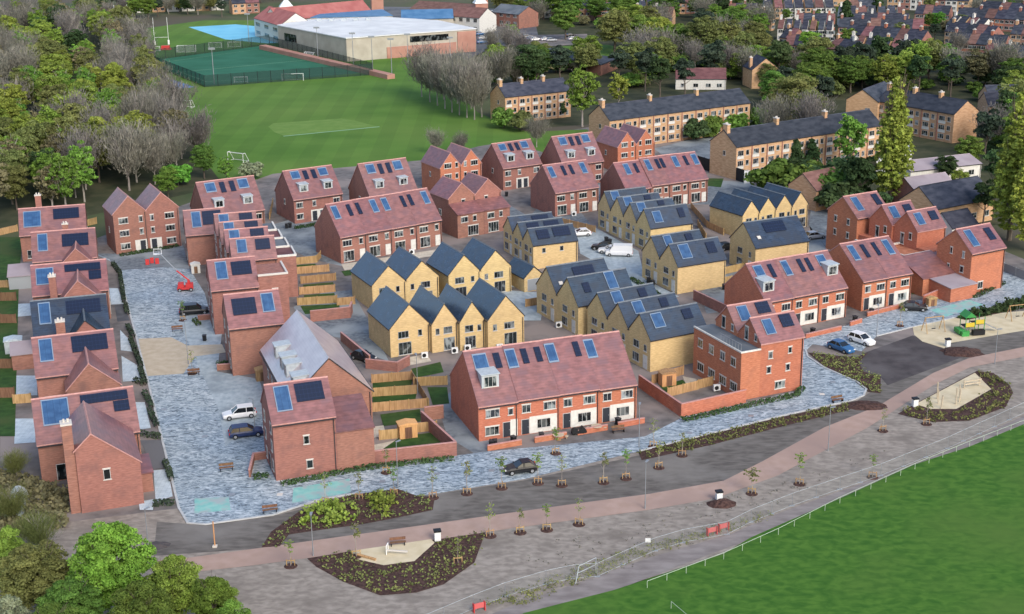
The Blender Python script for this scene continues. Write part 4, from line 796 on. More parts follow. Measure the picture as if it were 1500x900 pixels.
# hand placed trees on the right and behind
TL = [('broad', 900, 80, 18, 'olive', 'tall olive-green tree behind the tan flats, left of the road'), ('broad', 828, 58, 15, 'mid', 'deep green tree beside the school car park'),
 ('loose', 853, 186, 18, 'fresh', 'pale-trunked light green tree at the left end of the middle tan flats'), ('loose', 906, 160, 12, 'lime', 'yellow-green feathery tree behind the middle tan flats'),
 ('broad', 1030, 94, 18, 'olive', 'large rounded olive tree in the middle distance'), ('broad', 985, 88, 14, 'fresh', 'fresh green tree left of the large rounded olive tree'), ('broad', 958, 84, 12, 'mid', 'smaller green tree two crowns left of the large olive tree'),
 ('broad', 1062, 48, 10, 'mid', 'green tree beyond the large rounded olive tree'), ('broad', 1108, 110, 11, 'fresh', 'green tree left of the small tan gable'), ('broad', 1186, 92, 12, 'bright', 'bright green tree in front of the far red terraces'),
 ('broad', 1168, 176, 14, 'olive', 'broad spreading olive tree behind the lower tan flats'), ('pine', 1206, 172, 13, 'pine', 'dark pine leaning against the spreading olive tree'),
 ('broad', 1374, 44, 8, 'bright', 'round bright green tree among the far rooftops'), ('conifer', 1238, 43, 14, 'dark', 'dark yew left of the pale house roofs at the top'), ('conifer', 1283, 30, 14, 'dark', 'dark yew near the top edge, right of the other yew'),
 ('broad', 1358, 110, 13, 'lime', 'vivid yellow-green tree right of the tall poplar top'), ('broad', 1382, 108, 11, 'bright', 'bright green tree touching the vivid yellow-green one'), ('broad', 1297, 138, 13, 'lime', 'yellow-green tree just behind the tall poplar'),
 ('pine', 1235, 130, 15, 'pine', 'dark pine behind the small gable-ended tan block'), ('pine', 1262, 126, 15, 'pine', 'second dark pine right of the small gable-ended tan block'), ('pine', 1288, 118, 16, 'dark', 'dark tree behind the poplar tip'),
 ('pine', 1322, 122, 16, 'pine', 'dark pine right of the poplar tip'), ('pine', 1345, 142, 14, 'dark', 'dark tree behind the right-hand tan flats'), ('pine', 1392, 143, 14, 'pine', 'dark pine behind the end gable of the right-hand tan flats'),
 ('broad', 1432, 128, 13, 'brown', 'pale brown budding tree at the right'), ('broad', 1468, 118, 12, 'mid', 'green tree right of the pale brown budding tree'), ('bare', 1402, 85, 10, 'bare', 'leafless tree above the pale brown budding tree'),
 ('poplar', 1303, 304, 29, 'poplar', 'tall yellow-green poplar behind the tall red houses'), ('poplar', 1478, 352, 30, 'poplar', 'tall poplar at the right edge behind the far-right red house'), ('poplar', 1506, 368, 27, 'poplar', 'second poplar cut by the right edge'),
 ('loose', 1243, 250, 15, 'fresh', 'soft green tree left of the tall poplar'), ('loose', 1222, 232, 11, 'mid', 'smaller green tree at the end of the lower tan flats'), ('conifer', 1163, 250, 9, 'dark', 'dark conical conifer in front of the lower tan flats'),
 ('conifer', 1188, 249, 8.5, 'dark', 'second dark conifer in front of the lower tan flats'), ('pine', 1256, 306, 13, 'dark', 'dark evergreen left of the poplar foot'), ('pine', 1442, 232, 13, 'pine', 'dark pine right of the lavender-roofed low building'),
 ('broad', 1418, 250, 9, 'mid', 'green tree by the lavender-roofed low building'), ('broad', 1385, 268, 7, 'dark', 'dark bush-like tree below the lavender roof'), ('broad', 1404, 285, 6, 'lime', 'small yellow-green tree below the lavender roof'),
 ('pine', 945, 134, 15, 'pine', 'dark pine behind the middle tan flats, left of three'), ('pine', 966, 150, 15, 'dark', 'dark evergreen behind the middle tan flats'), ('pine', 1003, 142, 13, 'pine', 'dark pine behind the middle tan flats, right of three'),
 ('pine', 820, 125, 14, 'pine', 'dark pine behind the left tan flats'), ('pine', 786, 130, 12, 'dark', 'dark tree rising over the left tan flats'), ('pine', 1141, 120, 15, 'dark', 'dark tree right of the small tan gable'), ('broad', 1122, 130, 9, 'olive', 'olive bush-like tree below the small tan gable'),
 ('bare', 745, 78, 12, 'barelilac', 'lilac leafless tree right of the school'), ('bare', 722, 84, 11, 'bare', 'grey leafless tree close to the school corner'), ('bare', 765, 88, 11, 'barelilac', 'wide leafless tree before the school car park'),
 ('bare', 735, 132, 14, 'bare', 'leafless tree left of the left tan flats'), ('bare', 758, 128, 13, 'bare', 'leafless tree behind the left tan flats'), ('broad', 748, 66, 9, 'fresh', 'small green tree by the school car park'),
 ('bush', 738, 188, 6, 'mid', 'green shrub at the foot of the left tan flats'), ('bush', 764, 192, 6, 'olive', 'olive shrub at the foot of the left tan flats'), ('bare', 786, 216, 9, 'bare', 'slender leafless tree behind the two-dormer houses'),
 ('conifer', 824, 172, 6, 'dark', 'small dark conifer before the left tan flats'), ('bare', 640, 226, 7, 'bare', 'thin leafless tree over the orange twin gables'), ('bare', 674, 226, 6, 'bare', 'second thin leafless tree over the orange twin gables'),
 ('bush', 942, 205, 5, 'dark', 'dark shrub in front of the middle tan flats'), ('bush', 1020, 206, 6, 'dark', 'large dark bush at the right end of the middle tan flats'), ('bush', 1040, 200, 6, 'mid', 'green bush at the right end of the middle tan flats'), ('bush', 1078, 196, 6, 'fresh', 'light green bush between the two middle tan blocks'),
 ('bush', 1112, 190, 6, 'mid', 'green bush behind the lower tan flats gable'), ('bare', 1095, 120, 12, 'bare', 'leafless tree behind the middle tan flats end'), ('bare', 1070, 116, 13, 'barelilac', 'lilac leafless tree right of the large olive tree'),
 ('pine', 1455, 290, 12, 'dark', 'dark tree between the poplars'), ('pine', 1440, 330, 10, 'dark', 'dark evergreen behind the far-right red house'), ('broad', 1495, 235, 12, 'mid', 'green tree at the right edge above the poplar'), ('pine', 1476, 205, 14, 'dark', 'dark tree at the right edge over the slate roofs')]
for (kd, x, y_, h, lf, lb) in TL:
    nm = {'poplar': 'poplar_tree', 'pine': 'pine_tree', 'conifer': 'conifer_tree', 'bush': 'bush'}.get(kd, 'tree')
    treep(kd, x, y_, h, lf, lb, name=nm, cat='bush' if kd == 'bush' else 'tree', wide=1.15 if kd == 'broad' else 1.0)
for i, (x, y_) in enumerate([(618, 142), (630, 150), (641, 155), (652, 160), (662, 165), (673, 169), (684, 173), (695, 176), (706, 172), (650, 146), (670, 152), (690, 160)]):
    treep('bare', x, y_, random.uniform(15.5, 18.5), 'bare' if i % 3 else 'barelilac', 'tall pale leafless tree in the row along the right side of the sports field', 'leafless trees along the sports field', name='leafless_tree', wide=.85)
# laurel mass behind the back yellow row
for i, (x, y_, h, lf) in enumerate([(1140, 283, 8, 'mid'), (1158, 282, 7.5, 'dark'), (1176, 286, 8, 'mid'), (1195, 292, 8, 'dark'), (1212, 300, 7.5, 'mid'), (1228, 308, 7, 'dark'), (1240, 292, 9, 'dark'), (1272, 318, 6, 'dark')]):
    treep('bush', x, y_, h, lf, 'big rounded laurel behind the back row of yellow gables', 'laurels behind the back yellow row', name='laurel_bush', cat='bush', wide=1.25)
cand = [('broad', 'mid', 'green'), ('broad', 'olive', 'olive'), ('pine', 'pine', 'dark pine'), ('bare', 'bare', 'leafless grey'), ('broad', 'fresh', 'light green'), ('broad', 'dark', 'dark evergreen'), ('bare', 'barelilac', 'leafless lilac'), ('broad', 'lime', 'yellow-green')]
for i in range(34):            # far left tree belt behind the fields
    x = 120 + i * 9 + random.uniform(-4, 4); y_ = random.uniform(8, 30) if i > 4 else random.uniform(20, 38)
    if x > 330: y_ = random.uniform(-8, 8)
    kd, lf, w2 = random.choices(cand, [1, 1, 3, 2, 1, 2, 1, .3])[0]
    treep(kd, x, y_, random.uniform(8, 13), lf, w2 + ' tree in the belt behind the rugby posts', 'belt trees behind the rugby field: ' + w2, name='belt_tree', wide=1.2)
# nearby trees, bottom left
for (kd, x, y_, h, lf, lb, wd) in [('near', 172, 912, 11.5, 'bright', 'brightest green tree at the bottom left, beside the footpath end', 1.0), ('near', 262, 925, 8.6, 'lime', 'yellow-green tree at the bottom, below the end of the footpath', 1.05), ('near', 318, 942, 7.6, 'fresh', 'light green tree at the bottom, rightmost of the foreground trees', .9),
    ('near', 62, 905, 8.6, 'olive', 'olive-brown tree at the bottom left below the nearest gable', 1.3), ('near', 18, 880, 8.5, 'fresh', 'green tree at the left edge below the scrub garden', .9), ('near', 112, 945, 7.5, 'mid', 'dark leafy bush at the very bottom left', 1.2), ('near', 85, 985, 7.5, 'mid', 'mid-green tree cut by the bottom edge at the left', 1.1),
    ('near', 20, 985, 8, 'pale', 'pale blossom tree in the bottom left corner', 1.0), ('near', 215, 965, 8.5, 'mid', 'green tree cut by the bottom edge between the bright and yellow-green trees', 1.1),
    ('near', 345, 985, 7.5, 'fresh', 'green tree top at the bottom edge right of the yellow-green tree', 1.0), ('nearbare', 20, 765, 4.5, 'olive', 'twiggy scrub at the left edge beside the polytunnel', 1.4), ('nearbare', 60, 810, 5, 'olive', 'twiggy scrub in front of the nearest house gable', 1.4), ('nearbare', 25, 700, 3.6, 'olive', 'scrubby bush left of the nearest house', 1.4)]:
    treep(kd, x, y_, h, lf, lb, name='foreground_tree', wide=wd)

# ------------------------------------------------------------------ fences, walls, hedges
def fence(pts, h, m, label, name='timber_fence', cat='fence', group=None, posts=True, thick=.05, world=False, z0=0.0, post_m=None, every=2.4):
    q = [Vector(p) if world else P(*p) for p in pts]
    root = empty(name, q[0], 0, label, cat, group); o = q[0]; b = MB(); pp = []
    for a, c in zip(q, q[1:]):
        d = (c - a); L_ = d.length; d.normalize(); n = Vector((-d.y, d.x, 0)) * thick / 2
        a0, c0 = a - o, c - o
        vs = [a0 - n, c0 - n, c0 + n, a0 + n]; b.add([(v.x, v.y, z0 - .05) for v in vs] + [(v.x, v.y, h) for v in vs], [(3, 2, 1, 0), (4, 5, 6, 7), (0, 1, 5, 4), (1, 2, 6, 5), (2, 3, 7, 6), (3, 0, 4, 7)])
        k = max(1, int(L_ / every))
        for i in range(k + 1): pp.append(a0 + (c0 - a0) * i / k)
    build(b, 'panel' if name != 'brick_wall' else 'wall', m, root)
    if posts:
        pb = MB(); pb.box(-.07, -.07, -.2, .07, .07, h + .1); me = pb.mesh('post', post_m or m)
        for p in pp[:60]: link('post', me, root, (p.x, p.y, 0))
    return root
def wall(pts, h, m, label, thick=.22, name='brick_wall', cat='wall', group=None):
    q = [P(*p) for p in pts]; root = empty(name, q[0], 0, label, cat, group); o = q[0]; b = MB(); c_ = MB()
    for i, (a, c) in enumerate(zip(q, q[1:])):
        d = (c - a).normalized(); n = Vector((-d.y, d.x, 0)); a0 = a - o - d * (thick / 2 if i else 0); c0 = c - o - (d * (thick / 2 + .003) if i < len(q) - 2 else d * 0)
        for mb, t, za, zb in ((b, thick / 2, -.2, h), (c_, thick / 2 + .04, h + .002, h + .09)):
            vs = [a0 - n * t, c0 - n * t, c0 + n * t, a0 + n * t]; mb.add([(v.x, v.y, za) for v in vs] + [(v.x, v.y, zb) for v in vs], [(3, 2, 1, 0), (4, 5, 6, 7), (0, 1, 5, 4), (1, 2, 6, 5), (2, 3, 7, 6), (3, 0, 4, 7)])
    build(b, 'wall', m, root); build(c_, 'coping', 'ridge_red' if 'brick' in m else m, root); return root
def lawn(pts, m='lawn', nm='lawn', z=.07): return sheet(nm, pts, z, m)
for pts in ([(440, 449), (497, 446), (498, 457), (447, 461)], [(445, 433), (490, 430), (491, 437), (446, 440)], [(444, 418), (488, 414), (489, 420), (445, 424)], [(434, 389), (462, 387), (464, 393), (436, 395)], [(602, 541), (645, 531), (650, 546), (610, 554)], [(546, 560), (604, 556), (602, 568), (546, 571)], [(546, 582), (610, 578), (608, 590), (546, 594)],
            [(626, 568), (655, 568), (658, 592), (634, 594)], [(557, 608), (615, 600), (618, 618), (562, 625)], [(588, 640), (637, 634), (652, 652), (556, 662)], [(966, 566), (1000, 557), (1010, 568), (976, 577)], [(997, 592), (1034, 583), (1038, 588), (1000, 600)], [(1332, 424), (1352, 418), (1362, 428), (1336, 432)],
            [(-60, 348), (34, 348), (28, 400), (22, 640), (-80, 640)], [(500, 398), (545, 392), (545, 400), (505, 405)], [(1030, 262), (1060, 262), (1056, 275), (1028, 272)]): lawn(pts)
for pts, m in (([(24, 446), (46, 445), (46, 463), (23, 465)], 'patio'), ([(5, 503), (26, 502), (30, 521), (8, 522)], 'patio'), ([(22, 551), (54, 551), (55, 580), (21, 580)], 'patio'), ([(22, 614), (51, 614), (52, 649), (21, 651)], 'patio'), ([(-30, 388), (14, 386), (16, 405), (-30, 410)], 'patio'),
            ([(160, 423), (173, 423), (181, 446), (163, 447)], 'patio'), ([(176, 484), (189, 498), (194, 516), (177, 514)], 'patio'), ([(178, 522), (200, 535), (208, 558), (180, 560)], 'patio'), ([(198, 590), (212, 590), (221, 628), (203, 630)], 'patio'), ([(225, 690), (246, 688), (253, 728), (228, 736)], 'patio'),
            ([(205, 646), (236, 645), (246, 686), (225, 688)], 'asphalt'), ([(203, 736), (226, 732), (224, 748), (205, 748)], 'patio'), ([(168, 448), (183, 446), (190, 470), (172, 472)], 'asphalt'),
            ([(545, 626), (562, 624), (566, 640), (548, 642)], 'patio_tan'), ([(536, 655), (585, 645), (590, 652), (540, 668)], 'patio_tan'), ([(592, 525), (625, 520), (632, 530), (600, 536)], 'patio_tan'), ([(1000, 552), (1020, 556), (1022, 566), (1004, 562)], 'patio_tan'), ([(500, 388), (640, 366), (644, 374), (505, 397)], 'patio_tan'),
            ([(1332, 410), (1358, 405), (1362, 412), (1334, 418)], 'patio'), ([(745, 395), (772, 398), (770, 425), (745, 420)], 'patio')): sheet('patio' if m != 'asphalt' else 'driveway', pts, .068, m)
FN = [([(545, 562), (603, 557)], 'timber fence nearest the four yellow gables, in the ladder of garden fences'), ([(545, 582), (612, 577)], 'timber fence, second from the yellow gables in the ladder of gardens'), ([(545, 604), (626, 597)], 'long timber fence just above the lawn beside the tiled side wing'),
      ([(556, 645), (599, 641)], 'short timber fence beside the orange shed'), ([(599, 635), (640, 631)], 'timber fence across the walled corner lawn'), ([(606, 566), (655, 564)], 'timber fence behind the gable of the front terrace'), ([(603, 556), (628, 598)], 'timber fence running along the backs of the ladder gardens'),
      ([(441, 416), (492, 411)], 'timber fence, second row behind the stepped townhouses'), ([(439, 432), (491, 428)], 'timber fence, third row behind the stepped townhouses'), ([(436, 448), (494, 444)], 'timber fence above the lawn by the brick garden wall'), ([(434, 402), (482, 398)], 'timber fence nearest the long red terrace gable'), ([(433, 388), (464, 385), (470, 378)], 'timber fence beside the gable of the long red terrace'), ([(494, 448), (520, 446)], 'short timber fence by the yellow pair'),
      ([(955, 563), (1001, 549)], 'timber fence under the blank yellow side wall'), ([(978, 582), (1022, 571)], 'timber fence across the walled gardens by the corner house'), ([(1023, 570), (1050, 563)], 'short timber fence against the orange corner house'), ([(1058, 403), (1098, 394)], 'timber fence right of the yellow pair'), ([(1058, 418), (1085, 412)], 'lower timber fence right of the yellow pair'), ([(1012, 306), (1036, 334), (1060, 345)], 'timber fence between the yellow row and the back gables'),
      ([(822, 329), (872, 341)], 'timber fence beside the plain-roofed red pair'), ([(0, 345), (26, 339)], 'timber fence at the left edge under the wood'), ([(120, 333), (142, 328)], 'timber fence between the farthest left house and the twin-gabled pair'), ([(-40, 423), (36, 421)], 'timber fence beside the L-shaped array house'), ([(24, 528), (48, 527)], 'timber fence left of the house with the rectangular array'), ([(20, 592), (46, 590)], 'timber fence left of the nearest left-row house'),
      ([(1335, 412), (1356, 404)], 'timber fence by the small lawn right of the red pair'), ([(395, 322), (400, 300)], 'timber fence between the first two two-dormer houses'), ([(770, 450), (795, 446), (800, 460)], 'timber fence in the court behind the four yellow gables'), ([(795, 462), (862, 478)], 'timber fence below the yellow pair above the garage court'), ([(1022, 332), (1034, 352)], 'timber fence behind the nearest house of the yellow van row')]
for pts, lb in FN: fence(pts, 1.4, 'timber', lb, group='timber garden fences')
for pts, lb in [([(-60, 474), (24, 474)], 'dark fence between left gardens below the slate-roofed house'), ([(-60, 443), (24, 441)], 'dark fence between left gardens beside the slate-roofed house'), ([(-60, 542), (22, 540)], 'dark fence across the left gardens, level with the L-shaped patio'), ([(-60, 585), (22, 583)], 'dark fence across the left gardens near the nearest house')]:
    fence(pts, 1.6, 'timber_dark', lb, group='dark fences of the left gardens')
wall([(618, 622), (668, 668), (534, 683)], 1.9, 'brick_red', 'long brick wall round the corner lawn beside the patterned street')
wall([(622, 616), (650, 613)], 1.9, 'brick_red', 'short brick wall at the top of the corner alley')
wall([(455, 472), (513, 466), (516, 458)], 1.9, 'brick_red', 'brick garden wall behind the long dormered roof')
wall([(536, 540), (582, 545), (600, 535)], 1.5, 'brick_red', 'brick wall below the four yellow gables')
wall([(500, 500), (542, 535)], 1.5, 'brick_red', 'brick wall beside the lane under the four yellow gables')
wall([(936, 568), (998, 611), (1092, 590)], 1.9, 'brick_orange', 'brick wall enclosing the gardens of the orange corner house')
wall([(1016, 440), (1066, 464)], 1.8, 'brick_red', 'brick wall between the yellow court and the two-dormer terrace')
wall([(1352, 446), (1384, 433)], 1.5, 'brick_orange', 'brick wall beside the small lawn right of the red pair')
wall([(366, 700), (372, 675), (395, 672)], 1.0, 'brick_red', 'low brick wall of the dark front yard at the corner house')
wall([(290, 470), (315, 468)], .9, 'brick_red', 'low brick wall beside the black car')
wall([(318, 543), (344, 541), (342, 530)], .9, 'brick_red', 'low brick wall round the planted corner by the three-storey house')
for i, (a, b_) in enumerate([((714, 661), (764, 652)), ((783, 649), (830, 641)), ((846, 638), (890, 630)), ((905, 627), (944, 620))]):
    wall([a, b_], .75, 'brick_orange', ['left-end', 'second from left', 'third from left', 'right-end'][i] + ' piece of the low front wall of the front terrace', group='low front garden walls')
for i, (a, b_) in enumerate([((1245, 478), (1262, 473)), ((1180, 496), (1232, 484)), ((1270, 464), (1330, 449))]):
    wall([a, b_], .7, 'brick_orange', ['short low wall between the two right-hand red terraces', 'low front wall of the two-dormer terrace', 'low front wall of the red pair by the dark car'][i])
fence([(1022, 246), (1090, 268)], 3.0, 'black_metal', 'black site hoarding below the tan flats', name='hoarding', cat='hoarding', thick=.12)
fence([(1090, 269), (1140, 266)], 3.0, 'white_paint', 'white site hoarding below the tan flats', name='hoarding', cat='hoarding', thick=.12)
fence([(1470, 398), (1505, 412)], 1.6, 'steel', 'grey metal fence at the bend beyond the far-right house', name='metal_fence')
# clipped hedges along the left pavement
def hedge(pts, h, wd, m, label, group=None, z=0):
    q = [P(*p) for p in pts]; root = empty('hedge', q[0], 0, label, 'hedge', group); n = 0; C = []; N = []
    for a, c in zip(q, q[1:]):
        d = c - a; L_ = d.length; d.normalize(); nn = Vector((-d.y, d.x, 0)); k = int(L_ * 70 * (h + wd) / 2)
        t = rng.uniform(0, 1, k) * L_; u = rng.uniform(-1, 1, k); s = rng.choice([0, 1, 2], k)
        zz = np.where(s == 0, h * (1 - .06 * rng.uniform(0, 1, k)), rng.uniform(0, h, k)); uu = np.where(s == 0, u, np.where(s == 1, -1, 1)) * wd / 2
        x = a.x - q[0].x + d.x * t + nn.x * uu; y = a.y - q[0].y + d.y * t + nn.y * uu
        C.append(np.stack([x, y, zz], 1)); N.append(np.stack([nn.x * np.where(s == 0, 0, np.sign(uu)), nn.y * np.where(s == 0, 0, np.sign(uu)), np.where(s == 0, 1.0, .2)], 1))
    C = np.concatenate(C); N = np.concatenate(N); k = len(C)
    C += rng.normal(0, .05, (k, 3)); link('foliage', leaf_mesh('foliage', C, N, rng.uniform(.15, .34, k), rng.uniform(.2, .8, k), m, jitter=.5), root)
    b = MB()
    for a, c in zip(q, q[1:]):
        L_ = (c - a).length
        for i in range(max(1, int(L_ / 1.2)) + 1):
            p = a + (c - a) * i / max(1, int(L_ / 1.2)) - q[0]; b.bar((p.x, p.y, -.1), (p.x, p.y, h * .8), .03, 5)
    build(b, 'stems', 'bark', root); return root
for pts, lb in [([(165, 388), (176, 402), (182, 445)], 'dark clipped hedge at the top of the left pavement'), ([(184, 448), (187, 462)], 'short dark hedge by the slate-roofed house driveway'), ([(187, 480), (196, 496)], 'short dark hedge level with the slate-roofed house end'), ([(191, 498), (207, 539)], 'dark clipped hedge opposite the tan crossing'), ([(205, 542), (213, 564)], 'dark hedge just below the tan crossing'),
                ([(212, 578), (223, 600)], 'dark hedge beside the upper pale driveway of the nearest house'), ([(219, 604), (231, 628)], 'dark hedge beside the nearest house entrance path'), ([(203, 638), (236, 644)], 'dark hedge across the front of the grey driveway'), ([(242, 680), (252, 706)], 'dark hedge at the corner of the nearest front garden'), ([(224, 742), (256, 740)], 'dark hedge along the mud below the nearest house'), ([(197, 560), (212, 566)], 'dark hedge closing the pale driveway by the rectangular-array house')]:
    hedge(pts, .75, .55, 'leaf_pine', lb, 'dark hedges along the left pavement')
for pts, lb in [([(284, 470), (292, 478)], 'low green planting beside the black car'), ([(318, 536), (334, 534)], 'low planting in the brick-edged corner bed'), ([(372, 702), (394, 699)], 'low planting in the dark front yard of the corner house'), ([(412, 712), (534, 688), (664, 674)], 'thin green strip at the foot of the corner house and garden wall'), ([(1000, 618), (1166, 581), (1176, 570)], 'green strip round the foot of the orange corner house'),
                ([(1386, 437), (1430, 436), (1470, 416)], 'planting at the foot of the far-right red house'), ([(432, 336), (496, 325)], 'low planting before the two-dormer houses'), ([(925, 410), (975, 440)], 'dark planting in front of the yellow pair by the court'), ([(176, 376), (262, 362)], 'low planting at the foot of the twin-gabled pair')]:
    hedge(pts, .55, .7, 'leaf_dark', lb, 'low planting strips by the house fronts')
NOPLANT = [[(P(*p).x, P(*p).y) for p in q_] for q_ in ([(513, 805), (633, 788), (640, 797), (608, 826), (561, 832), (520, 822)], [(1338, 594), (1428, 543), (1455, 571), (1402, 603), (1363, 602)])]
# bed planting: nobody could count it
def scatter(name, poly, n, m, lab, size=(.25, .5), hgt=.45, leaves=9, clus=None):
    pts = [(P(*p).x, P(*p).y) for p in poly]; xs = [p[0] for p in pts]; ys_ = [p[1] for p in pts]; C = []; T = []; k = 0
    while k < n:
        x = random.uniform(min(xs), max(xs)); y = random.uniform(min(ys_), max(ys_))
        if not in_poly(x, y, pts) or any(in_poly(x, y, q_) for q_ in NOPLANT): continue
        k += 1; hh = hgt * random.uniform(.5, 1.5); tt = random.uniform(.1, .9)
        for i in range(leaves): C.append((x + random.gauss(0, .2), y + random.gauss(0, .2), random.uniform(.08, hh))); T.append(min(1, max(0, tt + random.gauss(0, .15))))
    C = np.array(C); o = link(name, leaf_mesh(name, C, np.tile(np.array([[0, -.3, 1.0]]), (len(C), 1)), rng.uniform(size[0], size[1], len(C)), np.array(T), m)); o['kind'] = 'stuff'; o['label'] = lab; o['category'] = 'planting'; return o
scatter('bed_planting', bedA, 170, 'leaf_olive', 'low brown and green plants in the mulch bed by the teal crossing', (.14, .26), .35, 4)
scatter('bed_planting', [(440, 752), (480, 738), (520, 745), (525, 760), (470, 775), (440, 770)], 60, 'leaf_lime', 'yellow-green shrubs at the left of the street-side mulch bed', (.2, .36), 1.0, 16)
scatter('bed_planting', [(538, 730), (575, 728), (585, 745), (570, 758), (545, 752)], 34, 'leaf_lime', 'yellow-green shrubs at the right of the street-side mulch bed', (.2, .36), 1.0, 16)
scatter('bed_planting', bedB, 330, 'leaf_olive', 'scattered pale plants in the mulch bed round the near sandpit', (.14, .26), .3, 3)
scatter('bed_planting', bedC, 170, 'leaf_olive', 'olive plants in the mulch bed round the right sandpit', (.16, .3), .4, 5)
scatter('bed_planting', bedD, 200, 'leaf_olive', 'dense brown-green shrubs in the corner bed below the parked blue car', (.14, .26), .5, 5)
scatter('bed_planting', bedE, 260, 'leaf_olive', 'olive hedge plants along the lower edge of the front street', (.14, .26), .35, 5)
scatter('bed_planting', bedF, 150, 'leaf_dark', 'dark planting behind the playground', (.3, .5), .7, 12)
scatter('rough_grass', [(0, 690), (100, 720), (98, 775), (0, 790), (-60, 770)], 700, 'leaf_brown', 'rough brown grass beside the nearest house', (.2, .5), .7, 8)
scatter('rough_grass', [(700, 885), (940, 800), (1130, 752), (1130, 760), (950, 815), (760, 890)], 420, 'leaf_olive', 'weedy grass along the site mesh fence', (.08, .18), .25, 5)
scatter('soil_debris', [(780, 800), (1060, 730), (1200, 690), (1300, 660), (1100, 760), (900, 840), (700, 880)], 160, 'leaf_bare', 'loose clods and debris on the bare ground', (.08, .2), .08, 3)
# ------------------------------------------------------------------ blocks of flats behind
def flats(A, B, he, hr, D, n, label, wallm='brick_tan', st=3, group='tan blocks of flats', chim=True, white=True):
    a = P(*A, he); b_ = P(*B, he); W = (b_ - a).length; ang = math.degrees(math.atan2(b_.y - a.y, b_.x - a.x)); wins = []; wh = []; bw = W / n
    for i in range(n):
        for s in range(st):
            z = .8 + s * (he - .6) / st; hgt = 1.25
            wins.append(('F', i * bw + bw * .10, z, bw * .36, hgt, 'w')); wins.append(('F', i * bw + bw * .62, z, bw * .2, hgt, 'w'))
            if white and s > 0: wh.append(('F', i * bw + bw * .06, z - .75, bw * .44, .7))
    r = house((a.x, a.y), ang, W, D, he, hr, wall=wallm, roof='tile_old', wins=wins + [('L', D * .4, 5.2, .9, 1.1, 'w')], whites=wh[:30], label=label, cat='block of flats', name='block_of_flats', group=group, gut=False,
              chims=[(.1, D * .38, .9, 1.6, hr + 1.4, hr - 2)] + ([(W * k / 3, D * .42, .8, 1.2, hr + 1.2, hr - 2) for k in (1, 2)] if chim else []))
    b = MB(); b.box(-.12, -.16, -.2, .12, -.016, he - .05); pm_ = b.mesh('pilaster', 'brick_red')
    for i in range(1, n): link('pilaster', pm_, r, (i * bw, 0, 0))
    return r
flats((740, 143), (836, 133), 7.6, 10.6, 9, 5, 'tan block of flats left of the pale-trunked green tree')
flats((893, 177), (1099, 151), 7.8, 11, 9.5, 10, 'long tan block of flats in the middle, behind the twin-gabled pair')
flats((1079, 216), (1292, 184), 7.8, 11, 9.5, 10, 'lower tan block of flats behind the back yellow row')
flats((1284, 148), (1398, 168), 7.6, 10.6, 9.5, 5, 'right-hand tan block of flats with its gable end towards the poplars')
def bighouse(A, ang, W, D, he, hr, wm, rm, label, ridge='x', cat='house', name='house', wins=(), heL=None, frac=.5, chims=(), group=None):
    p = P(*A, he); return house((p.x, p.y), ang, W, D, he, hr, ridge, wall=wm, roof=rm, wins=wins, label=label, cat=cat, name=name, gut=False, chims=chims, frac=frac, group=group)
W4 = lambda W, z=(1, 3.6): [('F', W * f, zz, 1.6, 1.2) for f in (.1, .35, .6, .82) for zz in z]
bighouse((1240, 146), -35, 9, 16, 7.6, 10.6, 'brick_tan', 'tile_old', 'small tan block with a bare brick gable left of the poplar', ridge='y', wins=[('F', 5.5, 4.5, 1.4, 1.3), ('F', 5.5, 1.2, 1.4, 1.3)], cat='block of flats', name='block_of_flats')
bighouse((1102, 103), 10, 9, 9, 6, 9.5, 'brick_tan', 'tile_old', 'small tan gable-ended house among dark trees', ridge='y', wins=[('F', 3, 3.5, 1.4, 1.2)], chims=[(.2, 3, .9, 1.2, 9.5)])
bighouse((1372, 307), 31, 17, 10, 4.6, 8.2, 'brick_tan', 'tile_old', 'dark-roofed bungalow between the two poplars', wins=W4(17, (1.2,)))
bighouse((1334, 252), 22, 20, 9, 3.2, 4.6, 'render_white', 'roof_lavender', 'long low lavender-roofed building right of the poplar', cat='building', name='low_building', wins=W4(20, (.9,)))
bighouse((1340, 280), 25, 11, 7, 4.8, 6.8, 'brick_red', 'roof_lavender', 'small red house below the lavender roof', wins=W4(11, (1, 3.2)))
bighouse((1196, 280), 36, 10, 8, 4.5, 7.5, 'brick_tan', 'tile_brown', 'brown-roofed house half hidden by the laurels', wins=W4(10, (1,)))
bighouse((1395, 335), 30, 7, 6, 3.5, 5.8, 'render_white', 'tile_old', 'small white cottage behind the far-right red house')
bighouse((1448, 156), 0, 22, 9, 5.5, 8.5, 'brick_tan', 'tile_old', 'slate-roofed house at the right edge above the pines', wins=W4(22))
bighouse((1450, 145), 2, 18, 9, 5.5, 8.5, 'brick_tan', 'tile_old', 'second slate-roofed house at the right edge, just behind the first')
bighouse((990, 116), -6, 16, 8, 3.4, 6.2, 'render_white', 'tile_brown', 'low brown-roofed hall with white windows among the dark pines', wins=W4(16, (.8,)))
bighouse((930, 48), 4, 9, 8, 5, 8.5, 'brick_red', 'tile_brown', 'small red gabled house between the large trees', ridge='y')
